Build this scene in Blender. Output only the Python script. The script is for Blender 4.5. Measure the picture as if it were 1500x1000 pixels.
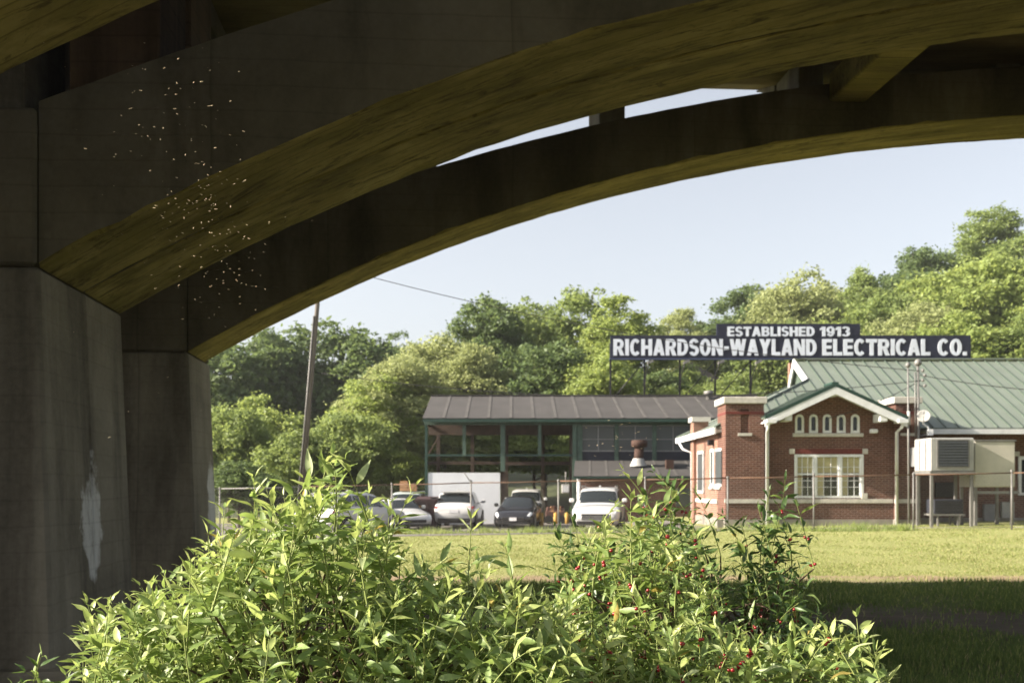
import bpy, math, random
import numpy as np
from mathutils import Vector, Matrix

for o in list(bpy.data.objects):
    bpy.data.objects.remove(o, do_unlink=True)
SC = bpy.context.scene
COL = SC.collection
R = math.radians

# ------------------------------------------------------------------ camera, sky, sun, exposure
EYE = 1.6
F = 35.0 / 36.0 * 1500.0          # focal length in photograph pixels
HOR = 711.0                       # horizon row in the photograph
cam_d = bpy.data.cameras.new("camera")
cam_d.lens = 35.0
cam_d.sensor_width = 36.0
cam_d.shift_y = (HOR - 500.0) / 1500.0
cam_d.clip_start = 0.05
cam_d.clip_end = 3000.0
cam_d.dof.use_dof = True
cam_d.dof.focus_distance = 2.8
cam_d.dof.aperture_fstop = 7.1
cam = bpy.data.objects.new("camera", cam_d)
cam.location = (0, 0, EYE)
cam.rotation_euler = (R(90), 0, 0)
COL.objects.link(cam)
SC.camera = cam

SUN_EL, SUN_PHI = 28.0, 7.0       # light travels towards +X, a little towards +Y
world = bpy.data.worlds.new("World")
SC.world = world
world.use_nodes = True
wn = world.node_tree
wn.nodes.clear()
sky = wn.nodes.new("ShaderNodeTexSky")
sky.sky_type = 'NISHITA'
sky.sun_disc = False
sky.sun_elevation = R(SUN_EL)
sky.sun_rotation = R(270 - SUN_PHI)
sky.altitude = 300
sky.air_density = 1.0
sky.dust_density = 4.0
sky.ozone_density = 1.0
bg = wn.nodes.new("ShaderNodeBackground")
bg.inputs[1].default_value = 0.081
wo = wn.nodes.new("ShaderNodeOutputWorld")
hs = wn.nodes.new("ShaderNodeHueSaturation")
hs.inputs["Saturation"].default_value = 0.38
wn.links.new(sky.outputs[0], hs.inputs["Color"])
wn.links.new(hs.outputs[0], bg.inputs[0])
wn.links.new(bg.outputs[0], wo.inputs[0])

sun_d = bpy.data.lights.new("sun", 'SUN')
sun_d.energy = 5.0
sun_d.angle = R(0.55)
sun_d.color = (1.0, 0.89, 0.74)
sun = bpy.data.objects.new("sun", sun_d)
_d = Vector((math.cos(R(SUN_PHI)) * math.cos(R(SUN_EL)), math.sin(R(SUN_PHI)) * math.cos(R(SUN_EL)), -math.sin(R(SUN_EL))))
sun.rotation_euler = _d.to_track_quat('-Z', 'Y').to_euler()
sun.location = (-30, -5, 30)
COL.objects.link(sun)

SC.view_settings.view_transform = 'Standard'
SC.view_settings.look = 'None'
SC.view_settings.exposure = 1.65
SC.view_settings.gamma = 1.0
SC.view_settings.use_curve_mapping = False
SC.cycles.use_denoising = True
SC.cycles.max_bounces = 10
SC.cycles.diffuse_bounces = 5
SC.cycles.transparent_max_bounces = 8
SC.cycles.sample_clamp_indirect = 6.0
SC.cycles.caustics_reflective = False
SC.cycles.caustics_refractive = False

# ------------------------------------------------------------------ helpers
def P(px, py, Y):
    """world point at distance Y seen at photograph pixel (px, py)"""
    return Vector(((px - 750.0) / F * Y, Y, EYE + (HOR - py) / F * Y))

def PX(px, Y): return (px - 750.0) / F * Y
def PZ(py, Y): return EYE + (HOR - py) / F * Y
def sstep(a, b, x):
    t = min(1.0, max(0.0, (x - a) / (b - a)))
    return t * t * (3 - 2 * t)

def tag(o, label=None, cat=None, group=None, kind=None):
    if label: o["label"] = label
    if cat: o["category"] = cat
    if group: o["group"] = group
    if kind: o["kind"] = kind
    return o

OFF = {}
def thing(name, label, cat, loc=(0, 0, 0), rz=0.0, group=None):
    o = bpy.data.objects.new(name, None)
    o.empty_display_size = 0.2
    o.location = loc
    o.rotation_euler = (0, 0, rz)
    COL.objects.link(o)
    tag(o, label, cat, group)
    OFF[o.name] = Vector(loc)
    return o

def link(name, mesh, parent=None):
    o = bpy.data.objects.new(name, mesh)
    COL.objects.link(o)
    if parent is not None:
        o.parent = parent
    return o

class MB:
    """collects simple shapes and links them as one mesh object"""
    def __init__(s):
        s.v = []; s.f = []; s.mi = []; s.cur = 0; s.sm = []
    def add(s, vs, fs, smooth=False):
        b = len(s.v)
        s.v.extend([tuple(p) for p in vs])
        for f in fs:
            s.f.append(tuple(b + i for i in f)); s.mi.append(s.cur); s.sm.append(smooth)
        return s
    def box(s, x0, x1, y0, y1, z0, z1):
        vs = [(x0,y0,z0),(x1,y0,z0),(x1,y1,z0),(x0,y1,z0),(x0,y0,z1),(x1,y0,z1),(x1,y1,z1),(x0,y1,z1)]
        return s.add(vs, [(0,3,2,1),(4,5,6,7),(0,1,5,4),(1,2,6,5),(2,3,7,6),(3,0,4,7)])
    def hexa(s, vs):
        return s.add(vs, [(0,3,2,1),(4,5,6,7),(0,1,5,4),(1,2,6,5),(2,3,7,6),(3,0,4,7)])
    def prism(s, poly, d):
        """polygon (3-D points) pushed along vector d"""
        n = len(poly); d = Vector(d)
        a = [Vector(p) for p in poly]
        vs = a + [p + d for p in a]
        fs = [tuple(range(n))[::-1], tuple(range(n, 2 * n))]
        for i in range(n):
            j = (i + 1) % n
            fs.append((i, j, n + j, n + i))
        return s.add(vs, fs)
    def tube(s, pts, rad, n=8, cap=True):
        pts = [Vector(p) for p in pts]
        if not hasattr(rad, '__len__'): rad = [rad] * len(pts)
        vs = []; fs = []
        up0 = Vector((0, 0, 1))
        for i, p in enumerate(pts):
            t = (pts[min(i + 1, len(pts) - 1)] - pts[max(i - 1, 0)])
            if t.length < 1e-9: t = Vector((0, 0, 1))
            t.normalize()
            ref = up0 if abs(t.z) < 0.9 else Vector((1, 0, 0))
            a = t.cross(ref).normalized(); b = t.cross(a)
            for k in range(n):
                w = 2 * math.pi * k / n
                vs.append(p + (a * math.cos(w) + b * math.sin(w)) * rad[i])
        for i in range(len(pts) - 1):
            for k in range(n):
                k2 = (k + 1) % n
                fs.append((i*n+k, i*n+k2, (i+1)*n+k2, (i+1)*n+k))
        b0 = len(s.v)
        s.add(vs, fs, True)
        if cap:
            s.f.append(tuple(b0 + k for k in range(n))[::-1]); s.mi.append(s.cur); s.sm.append(False)
            m = (len(pts) - 1) * n
            s.f.append(tuple(b0 + m + k for k in range(n))); s.mi.append(s.cur); s.sm.append(False)
        return s
    def lathe(s, prof, c, n=16):
        """profile of (radius, z) turned about the vertical through c"""
        vs = []; fs = []
        for r, z in prof:
            for k in range(n):
                w = 2 * math.pi * k / n
                vs.append((c[0] + r * math.cos(w), c[1] + r * math.sin(w), c[2] + z))
        for i in range(len(prof) - 1):
            for k in range(n):
                k2 = (k + 1) % n
                fs.append((i*n+k, i*n+k2, (i+1)*n+k2, (i+1)*n+k))
        return s.add(vs, fs, True)
    def mesh(s, name, mats, off=Vector((0, 0, 0)), smooth=None):
        me = bpy.data.meshes.new(name)
        me.from_pydata([(p[0]-off[0], p[1]-off[1], p[2]-off[2]) for p in s.v], [], s.f)
        if not isinstance(mats, (list, tuple)): mats = [mats]
        for m in mats: me.materials.append(m)
        me.polygons.foreach_set("material_index", s.mi)
        me.polygons.foreach_set("use_smooth", s.sm if smooth is None else [smooth] * len(s.f))
        me.update()
        return me
    def build(s, name, mats, parent=None, local=False, bevel=0.0, smooth=None):
        off = Vector((0, 0, 0))
        if parent is not None and not local:
            r = parent
            while r.parent is not None: r = r.parent
            off = OFF.get(r.name, Vector((0, 0, 0)))
        me = s.mesh(name, mats, off, smooth)
        o = link(name, me, parent)
        if bevel > 0:
            m = o.modifiers.new("edge", 'BEVEL'); m.width = bevel; m.segments = 1; m.limit_method = 'ANGLE'
        return o

def np_mesh(name, V, Fc, mats, mi=None, smooth=False):
    """fast mesh from numpy arrays: V (n,3), Fc (m,k)"""
    me = bpy.data.meshes.new(name)
    V = np.asarray(V, dtype=np.float32); Fc = np.asarray(Fc, dtype=np.int32)
    m, k = Fc.shape
    me.vertices.add(len(V)); me.vertices.foreach_set("co", V.ravel())
    me.loops.add(m * k); me.loops.foreach_set("vertex_index", Fc.ravel())
    me.polygons.add(m)
    me.polygons.foreach_set("loop_start", np.arange(0, m * k, k, dtype=np.int32))
    me.polygons.foreach_set("loop_total", np.full(m, k, dtype=np.int32))
    for q in (mats if isinstance(mats, (list, tuple)) else [mats]): me.materials.append(q)
    if mi is not None: me.polygons.foreach_set("material_index", np.asarray(mi, dtype=np.int32))
    if smooth: me.polygons.foreach_set("use_smooth", np.ones(m, dtype=bool))
    me.update(calc_edges=True)
    me.validate()
    return me

# ------------------------------------------------------------------ materials
class NT:
    def __init__(s, name):
        s.m = bpy.data.materials.new(name); s.m.use_nodes = True
        s.t = s.m.node_tree; s.t.nodes.clear()
        s.out = s.t.nodes.new("ShaderNodeOutputMaterial")
    def n(s, typ, **kw):
        nd = s.t.nodes.new("ShaderNode" + typ)
        for k, v in kw.items():
            if k.startswith("i_"):
                key = k[2:]
                nd.inputs[int(key) if key.isdigit() else key.replace("_", " ")].default_value = v
            else: setattr(nd, k, v)
        return nd
    def l(s, a, b):
        s.t.links.new(a, b)
    def pos(s, scale=(1, 1, 1), obj=False, rot=(0, 0, 0), loc=(0, 0, 0)):
        if obj: src = s.n("TexCoord").outputs["Object"]
        else: src = s.n("NewGeometry").outputs["Position"]
        mp = s.n("Mapping"); mp.inputs["Scale"].default_value = scale; mp.inputs["Rotation"].default_value = rot
        mp.inputs["Location"].default_value = loc
        s.l(src, mp.inputs[0]); return mp.outputs[0]
    def noise(s, vec, scale, detail=4, rough=0.55, dist=0.0):
        nd = s.n("TexNoise"); nd.inputs["Scale"].default_value = scale
        nd.inputs["Detail"].default_value = detail; nd.inputs["Roughness"].default_value = rough
        nd.inputs["Distortion"].default_value = dist
        s.l(vec, nd.inputs["Vector"]); return nd.outputs[0]
    def ramp(s, fac, stops):
        nd = s.n("ValToRGB"); el = nd.color_ramp.elements
        while len(el) < len(stops): el.new(0.5)
        for e, (p, c) in zip(el, stops):
            e.position = p; e.color = (c[0], c[1], c[2], 1) if hasattr(c, '__len__') else (c, c, c, 1)
        s.l(fac, nd.inputs[0]); return nd.outputs[0]
    def mix(s, fac, a, b, mode='MIX'):
        nd = s.n("Mix", data_type='RGBA', blend_type=mode)
        if hasattr(fac, 'links') or hasattr(fac, 'is_linked'): s.l(fac, nd.inputs[0])
        else: nd.inputs[0].default_value = fac
        for k, q in ((6, a), (7, b)):
            if hasattr(q, 'is_linked'): s.l(q, nd.inputs[k])
            else: nd.inputs[k].default_value = (*q[:3], 1)
        return nd.outputs[2]
    def math(s, op, a, b=None, clamp=False):
        nd = s.n("Math", operation=op, use_clamp=clamp)
        for k, q in ((0, a), (1, b)):
            if q is None: continue
            if hasattr(q, 'is_linked'): s.l(q, nd.inputs[k])
            else: nd.inputs[k].default_value = q
        return nd.outputs[0]
    def bsdf(s, color, rough=0.7, spec=0.3, metal=0.0, bump=None, bstr=0.3, bdist=0.02):
        b = s.n("BsdfPrincipled")
        if hasattr(color, 'is_linked'): s.l(color, b.inputs["Base Color"])
        else: b.inputs["Base Color"].default_value = (*color, 1)
        if hasattr(rough, 'is_linked'): s.l(rough, b.inputs["Roughness"])
        else: b.inputs["Roughness"].default_value = rough
        b.inputs["Specular IOR Level"].default_value = spec
        b.inputs["Metallic"].default_value = metal
        if bump is not None:
            bn = s.n("Bump"); bn.inputs["Strength"].default_value = bstr; bn.inputs["Distance"].default_value = bdist
            s.l(bump, bn.inputs["Height"]); s.l(bn.outputs[0], b.inputs["Normal"])
        s.l(b.outputs[0], s.out.inputs[0]); s.b = b
        return s.m

def MAT(name, col, rough=0.7, var=0.15, scale=3.0, spec=0.3, metal=0.0, bump=0.15, bscale=30.0, stretch=(1, 1, 1), tint=None):
    t = NT(name)
    v = t.pos(stretch, obj=True)
    n1 = t.noise(v, scale, 5, 0.6)
    lo = tuple(c * (1 - var) for c in col)
    hi = tuple(min(1, c * (1 + var)) for c in (tint or col))
    c = t.ramp(n1, [(0.3, lo), (0.7, hi)])
    n2 = t.noise(v, bscale, 3)
    return t.bsdf(c, rough, spec, metal, n2, bump, 0.01)

def concrete(name, base, dark, light, streak, bounce_stain=0.0, patches=(), board_dir='Z', lines_k=0.42):
    t = NT(name)
    g = t.pos()
    big = t.noise(g, 0.55, 5, 0.6, 0.4)
    c = t.ramp(big, [(0.28, dark), (0.5, base), (0.75, light)])
    st = t.noise(t.pos(streak), 1.0, 6, 0.65, 0.3)
    c = t.mix(t.ramp(st, [(0.45, 0.0), (0.62, 0.85)]), c, tuple(x * 0.42 for x in dark))
    st2 = t.noise(t.pos(tuple(x * 1.7 for x in streak), loc=(7, 3, 1)), 1.0, 5, 0.6)
    c = t.mix(t.ramp(st2, [(0.55, 0.0), (0.75, 0.45)]), c, tuple(min(1, x * 1.35) for x in light))
    fine = t.noise(g, 18.0, 5, 0.7)
    c = t.mix(0.35, c, t.ramp(fine, [(0.3, tuple(x * 0.7 for x in base)), (0.7, tuple(x * 1.25 for x in base))]))
    if bounce_stain:  # olive mottle painted for light bounced off grass, then dark stain streaks
        mo = t.noise(t.pos((0.35, 1.2, 1.2), loc=(3, 9, 4)), 1.6, 6, 0.65, 0.5)
        c = t.mix(t.ramp(mo, [(0.40, 0.0), (0.62, bounce_stain)]), c, (0.135, 0.115, 0.026))
        for (sx_, lo_, hi_, am_, ox) in ((0.45, 0.55, 0.64, 0.85, 2.0), (1.6, 0.58, 0.66, 0.8, 11.0), (0.16, 0.56, 0.62, 0.65, 23.0), (3.5, 0.60, 0.66, 0.6, 31.0)):
            ds = t.noise(t.pos((sx_, 6.5, 4.0), loc=(ox, ox * 2, 1)), 1.0, 9, 0.75, 0.8)
            c = t.mix(t.ramp(ds, [(lo_, 0.0), (hi_, am_)]), c, (0.045, 0.034, 0.014))
    for (cy, cz, ry, rz, col) in patches:
        sp = t.n("SeparateXYZ"); t.l(t.n("NewGeometry").outputs["Position"], sp.inputs[0])
        wob = t.noise(g, 4.5, 7, 0.7)
        wy = t.math('ADD', sp.outputs[1], t.math('MULTIPLY', t.math('SUBTRACT', wob, 0.5), 0.55))
        wz = t.math('ADD', sp.outputs[2], t.math('MULTIPLY', t.math('SUBTRACT', t.noise(t.pos(loc=(5, 5, 5)), 1.9, 5), 0.5), 1.1))
        dy = t.math('DIVIDE', t.math('SUBTRACT', wy, cy), ry)
        dz = t.math('DIVIDE', t.math('SUBTRACT', wz, cz), rz)
        d2 = t.math('ADD', t.math('POWER', t.math('ABSOLUTE', dy), 2.0), t.math('POWER', t.math('ABSOLUTE', dz), 2.0))
        msk = t.ramp(d2, [(0.60, 1.0), (1.0, 0.0)])
        msk = t.math('MULTIPLY', msk, t.ramp(t.noise(t.pos((6, 6, 1.6)), 1.0, 7, 0.75), [(0.33, 0.35), (0.50, 1.0)]))
        c = t.mix(t.math('MULTIPLY', msk, 0.85), c, col)
    # form-board lines and pores
    sp2 = t.n("SeparateXYZ"); t.l(g, sp2.inputs[0])
    wv = t.math('MULTIPLY', t.math('SUBTRACT', t.noise(t.pos((0.6, 0.6, 0.6), loc=(1, 4, 2)), 1.0, 4), 0.5), 0.10)
    def lines(ch, pitch, wid):
        f_ = t.math('FRACT', t.math('DIVIDE', t.math('ADD', sp2.outputs[ch], wv), pitch))
        return t.ramp(f_, [(0.0, 0.0), (wid, 1.0)])
    bl = lines(2 if board_dir == 'Z' else 1, 0.21, 0.10)
    c = t.mix(t.math('MULTIPLY', t.math('SUBTRACT', 1.0, bl), lines_k), c, tuple(x * 0.35 for x in dark))
    if board_dir == 'Z':
        jl = lines(0, 2.45, 0.014)
        c = t.mix(t.math('MULTIPLY', t.math('SUBTRACT', 1.0, jl), 0.35), c, tuple(x * 0.35 for x in dark))
    h = t.mix(0.6, bl, fine)
    return t.bsdf(c, 0.9, 0.15, 0, h, 0.5, 0.012)

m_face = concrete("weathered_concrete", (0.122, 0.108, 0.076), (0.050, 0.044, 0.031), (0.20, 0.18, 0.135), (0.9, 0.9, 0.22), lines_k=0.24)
m_soffit = concrete("bounce_tinted_stained_soffit", (0.345, 0.285, 0.086), (0.15, 0.122, 0.040), (0.49, 0.41, 0.15), (0.14, 2.2, 2.2), bounce_stain=0.6, board_dir='Y', lines_k=0.7)  # yellow base is grass-bounced light put into the colour, under stain streaks
m_pier = concrete("pier_concrete", (0.190, 0.172, 0.133), (0.058, 0.050, 0.038), (0.32, 0.295, 0.235), (1.3, 1.3, 0.16), lines_k=0.14,
                  patches=[(9.02, 1.27, 0.30, 0.52, (0.56, 0.56, 0.54)), (14.2, 1.30, 0.28, 0.62, (0.56, 0.56, 0.54))])
m_deckc = concrete("deck_underside_concrete", (0.15, 0.12, 0.06), (0.06, 0.048, 0.025), (0.22, 0.175, 0.09), (0.3, 1.2, 1.2), board_dir='Y')
m_rustcol = concrete("rust_stained_concrete", (0.085, 0.056, 0.034), (0.035, 0.024, 0.015), (0.13, 0.085, 0.05), (2.6, 2.6, 0.15))

def brick_mat(name, axis, base=(0.158, 0.071, 0.050), alt=(0.098, 0.041, 0.031), mortar=(0.23, 0.165, 0.135)):
    t = NT(name)
    sp = t.n("SeparateXYZ"); t.l(t.n("NewGeometry").outputs["Position"], sp.inputs[0])
    cb = t.n("CombineXYZ"); t.l(sp.outputs[axis], cb.inputs[0]); t.l(sp.outputs[2], cb.inputs[1])
    b = t.n("TexBrick"); t.l(cb.outputs[0], b.inputs["Vector"])
    b.inputs["Scale"].default_value = 1.0
    b.inputs["Brick Width"].default_value = 0.225; b.inputs["Row Height"].default_value = 0.078
    b.inputs["Mortar Size"].default_value = 0.011; b.inputs["Bias"].default_value = 0.0
    b.inputs["Color1"].default_value = (*base, 1); b.inputs["Color2"].default_value = (*alt, 1); b.inputs["Mortar"].default_value = (*mortar, 1)
    n1 = t.noise(t.pos(), 0.9, 5, 0.6)
    c = t.mix(0.55, b.outputs[0], t.ramp(n1, [(0.3, (0.5, 0.45, 0.42)), (0.7, (1.0, 1.0, 1.0))]), 'MULTIPLY')
    n2 = t.noise(t.pos(), 9.0, 4, 0.7)
    c = t.mix(0.35, c, t.ramp(n2, [(0.3, (0.6, 0.6, 0.6)), (0.7, (1, 1, 1))]), 'MULTIPLY')
    h = t.math('SUBTRACT', 1.0, b.outputs[1])
    return t.bsdf(c, 0.85, 0.2, 0, h, 0.6, 0.01)
m_brick_x = brick_mat("red_brick_front", 0)
m_brick_y = brick_mat("red_brick_side", 1, (0.285, 0.130, 0.086), (0.225, 0.095, 0.064), (0.36, 0.29, 0.24))
m_brick_old = brick_mat("dark_brick_annex", 0, (0.17, 0.07, 0.05), (0.12, 0.05, 0.04))

m_white = MAT("white_paint", (0.62, 0.63, 0.64), 0.55, 0.14, 2.5)
m_stone = MAT("pale_limestone", (0.44, 0.42, 0.38), 0.85, 0.15, 6)
m_found = MAT("foundation_concrete", (0.22, 0.205, 0.18), 0.9, 0.25, 2)
m_green = MAT("green_metal_roof", (0.140, 0.165, 0.135), 0.42, 0.10, 0.7, spec=0.5, bump=0.03)
m_greend = MAT("green_roof_seam", (0.07, 0.095, 0.075), 0.45, 0.1, 2, spec=0.5)
m_dkgreen = MAT("dark_green_trim", (0.016, 0.042, 0.032), 0.5, 0.2, 3, spec=0.4)
m_postgreen = MAT("faded_green_steel", (0.055, 0.088, 0.068), 0.6, 0.3, 4)
m_roofdk = MAT("dark_roofing_felt", (0.052, 0.049, 0.048), 0.9, 0.18, 0.8, bump=0.2)
m_roofseam = MAT("pale_roof_seam", (0.072, 0.068, 0.065), 0.9, 0.25, 2)
m_rustwood = MAT("brown_weathered_timber", (0.070, 0.050, 0.038), 0.85, 0.35, 3)
m_panelw = MAT("whitewashed_panel", (0.62, 0.64, 0.67), 0.85, 0.06, 1.2)
m_navy = MAT("navy_sign_paint", (0.012, 0.014, 0.03), 0.55, 0.3, 2, spec=0.35)
m_letter = MAT("grey_white_letter_paint", (0.60, 0.64, 0.72), 0.6, 0.08, 2)
m_band = MAT("dark_slate_cladding", (0.018, 0.020, 0.030), 0.6, 0.25, 2)
m_galv = MAT("galvanised_steel", (0.17, 0.165, 0.158), 0.55, 0.2, 6, metal=0.3, spec=0.4)
m_rail = MAT("rusty_fence_rail", (0.115, 0.066, 0.042), 0.75, 0.4, 1.5)
m_rust = MAT("rusty_iron", (0.050, 0.027, 0.020), 0.85, 0.35, 6)
m_wire = MAT("black_cable", (0.03, 0.03, 0.032), 0.6, 0.1, 2)
m_pole = MAT("weathered_pole_wood", (0.125, 0.108, 0.096), 0.9, 0.3, 2, stretch=(6, 6, 0.6))
m_black = MAT("black_plastic", (0.015, 0.015, 0.016), 0.5, 0.2, 4)
m_dark = MAT("dark_interior", (0.02, 0.02, 0.02), 0.9, 0.3, 2)
m_acmetal = MAT("pale_sheet_metal", (0.29, 0.29, 0.285), 0.5, 0.10, 2, spec=0.4, tint=(0.345, 0.34, 0.32))
m_acgrille = MAT("cooler_grille", (0.045, 0.05, 0.055), 0.6, 0.2, 14)
m_grey = MAT("grey_metal", (0.20, 0.20, 0.205), 0.5, 0.15, 4, spec=0.4)
m_yellow = MAT("yellow_paint", (0.33, 0.20, 0.04), 0.6, 0.15, 4)
m_maroon = MAT("dark_maroon_steel", (0.045, 0.022, 0.024), 0.65, 0.3, 3)
m_card = MAT("brown_crate_wood", (0.33, 0.18, 0.09), 0.85, 0.2, 6)
m_blind = MAT("cream_blind", (0.42, 0.38, 0.22), 0.8, 0.12, 3)
m_redpaint = MAT("faded_red_paint", (0.075, 0.036, 0.028), 0.7, 0.3, 4)

def glass_mat(name, col, rough=0.06):
    t = NT(name); return t.bsdf(col, rough, 0.6)
m_glass = glass_mat("dark_window_glass", (0.02, 0.025, 0.028))
m_glassg = glass_mat("dusty_grey_glass", (0.055, 0.062, 0.065), 0.35)
m_carglass = glass_mat("car_glass", (0.012, 0.016, 0.018), 0.04)

def paint(name, col, rough=0.28):
    t = NT(name)
    n = t.noise(t.pos((1, 1, 1), obj=True), 2.2, 4)
    c = t.mix(0.5, col, t.ramp(n, [(0.3, tuple(x * 0.88 for x in col)), (0.7, col)]))
    m = t.bsdf(c, rough, 0.5)
    t.b.inputs["Coat Weight"].default_value = 0.5; t.b.inputs["Coat Roughness"].default_value = 0.08
    return m
p_white = paint("white_car_paint", (0.50, 0.50, 0.50))
p_black = paint("black_car_paint", (0.012, 0.012, 0.016), 0.2)
p_silver = paint("silver_car_paint", (0.42, 0.44, 0.45))
p_teal = paint("pale_grey_green_paint", (0.40, 0.46, 0.44))
m_tyre = MAT("tyre_rubber", (0.018, 0.018, 0.018), 0.85, 0.2, 8)
m_rim = MAT("alloy_rim", (0.40, 0.40, 0.41), 0.35, 0.1, 8, metal=0.7)
m_tail = glass_mat("red_lamp_lens", (0.30, 0.015, 0.018), 0.15)
m_head = glass_mat("headlamp_lens", (0.62, 0.64, 0.66), 0.12)
m_plate = MAT("licence_plate", (0.6, 0.6, 0.62), 0.5, 0.1, 10)

def leaf_mat(name, c1, c2, trans, tcol, rough=0.45, spec=0.35, scale=3.0, perobj=False):
    t = NT(name)
    if perobj:
        oi = t.n("ObjectInfo")
        n = t.noise(t.pos((1, 1, 1)), scale, 3)
        f = t.math('ADD', t.math('MULTIPLY', n, 0.8), t.math('MULTIPLY', t.math('SUBTRACT', oi.outputs["Random"], 0.5), 0.35))
    else:
        f = t.noise(t.pos((1, 1, 1)), scale, 3)
    c = t.ramp(f, [(0.3, c1), (0.7, c2)])
    b = t.n("BsdfPrincipled"); t.l(c, b.inputs["Base Color"])
    b.inputs["Roughness"].default_value = rough; b.inputs["Specular IOR Level"].default_value = spec
    tr = t.n("BsdfTranslucent"); tr.inputs[0].default_value = (*tcol, 1)
    mx = t.n("MixShader"); mx.inputs[0].default_value = trans
    t.l(b.outputs[0], mx.inputs[1]); t.l(tr.outputs[0], mx.inputs[2])
    t.l(mx.outputs[0], t.out.inputs[0])
    return t.m
# ------------------------------------------------------------------ the ground
def gz(x, y):
    z = sstep(17, 32, y) * (-0.05 + 0.0174 * max(-14.0, min(20.0, x)))
    z -= 0.32 * sstep(34.5, 44, y) * (1 - sstep(4, 9, x))
    if y > 62:
        z += 2.5 * sstep(62, 100, y) + 8.0 * sstep(66, 125, y) * sstep(0, 45, x) + 3.0 * sstep(80, 140, y)
        z += 1.5 * sstep(66, 110, y) * sstep(20, 60, x)
    return z

def ground_mat():
    t = NT("lawn_soil")
    g = t.pos()
    sp = t.n("SeparateXYZ"); t.l(t.n("NewGeometry").outputs["Position"], sp.inputs[0])
    n1 = t.noise(g, 0.35, 6, 0.6); n2 = t.noise(g, 2.6, 6, 0.65); n3 = t.noise(g, 30, 4, 0.7)
    c = t.ramp(n1, [(0.3, (0.205, 0.235, 0.088)), (0.55, (0.25, 0.268, 0.108)), (0.8, (0.31, 0.30, 0.145))])
    c = t.mix(t.ramp(n2, [(0.40, 0.0), (0.75, 0.6)]), c, (0.165, 0.195, 0.06))
    c = t.mix(0.4, c, t.ramp(n3, [(0.3, (0.15, 0.165, 0.05)), (0.7, (0.36, 0.33, 0.15))]))
    soil = t.ramp(n2, [(0.3, (0.045, 0.036, 0.026)), (0.7, (0.10, 0.078, 0.056))])
    wob = t.math('MULTIPLY', t.math('SUBTRACT', t.noise(t.pos((0.5, 1, 1)), 0.9, 5, 0.65), 0.5), 1.5)
    y = t.math('ADD', sp.outputs[1], wob)
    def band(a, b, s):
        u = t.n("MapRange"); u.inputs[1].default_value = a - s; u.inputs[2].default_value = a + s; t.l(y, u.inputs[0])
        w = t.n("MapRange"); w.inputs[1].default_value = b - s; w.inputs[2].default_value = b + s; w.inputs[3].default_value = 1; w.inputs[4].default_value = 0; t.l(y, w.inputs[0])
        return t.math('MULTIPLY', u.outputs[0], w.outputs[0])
    c = t.mix(band(5.0, 16.6, 0.5), c, t.ramp(n3, [(0.3, (0.045, 0.055, 0.02)), (0.7, (0.10, 0.105, 0.042))]))  # bridge shadow painted into the ground colour as a darker band
    track = t.math('MULTIPLY', band(10.4, 13.0, 0.6), t.ramp(n2, [(0.2, 0.75), (0.5, 1.0)]))
    edge = t.math('MULTIPLY', band(16.5, 17.75, 0.2), t.ramp(t.noise(g, 0.8, 4), [(0.34, 0.25), (0.56, 1.0)]))
    c = t.mix(track, c, soil)
    c = t.mix(edge, c, (0.25, 0.19, 0.125))
    near = band(-14, 8.0, 0.8)  # ground near the camera darkened so it bounces less light onto the arch
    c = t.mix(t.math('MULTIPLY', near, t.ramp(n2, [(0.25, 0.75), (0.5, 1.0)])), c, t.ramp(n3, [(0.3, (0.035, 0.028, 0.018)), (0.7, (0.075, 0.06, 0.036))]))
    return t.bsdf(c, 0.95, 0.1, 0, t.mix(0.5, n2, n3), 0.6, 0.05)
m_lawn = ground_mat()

def sheet(name, xs, ys, mat, dz=0.0, label=None):
    V = [(x, y, gz(x, y) + dz) for y in ys for x in xs]
    nx = len(xs)
    Fc = [(j*nx+i, j*nx+i+1, (j+1)*nx+i+1, (j+1)*nx+i) for j in range(len(ys)-1) for i in range(nx-1)]
    o = link(name, np_mesh(name, V, Fc, mat, smooth=True))
    o["kind"] = 'structure'
    return o
lin = lambda a, b, n: [a + (b - a) * i / n for i in range(n + 1)]
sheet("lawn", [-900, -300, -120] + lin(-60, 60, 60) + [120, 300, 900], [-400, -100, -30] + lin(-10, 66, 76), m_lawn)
m_hill = MAT("woodland_floor", (0.045, 0.055, 0.02), 0.95, 0.4, 0.3, bump=0.3, bscale=2)
sheet("hillside", [-1500, -600, -200] + lin(-120, 160, 56) + [300, 800, 1500], lin(66, 180, 38) + [260, 500, 1500], m_hill)
t = NT("parking_gravel_asphalt")
_g = t.pos(); _n = t.noise(_g, 1.2, 6, 0.65); _n2 = t.noise(_g, 25, 4, 0.7)
m_lot = t.bsdf(t.mix(0.4, t.ramp(_n, [(0.3, (0.10, 0.095, 0.088)), (0.7, (0.19, 0.175, 0.155))]), t.ramp(_n2, [(0.3, (0.08, 0.08, 0.075)), (0.7, (0.22, 0.2, 0.18))])), 0.95, 0.15, 0, _n2, 0.5, 0.02)
sheet("parking_lot", lin(-30, 7.2, 36), lin(33.6, 58, 32), m_lot, 0.012)

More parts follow.
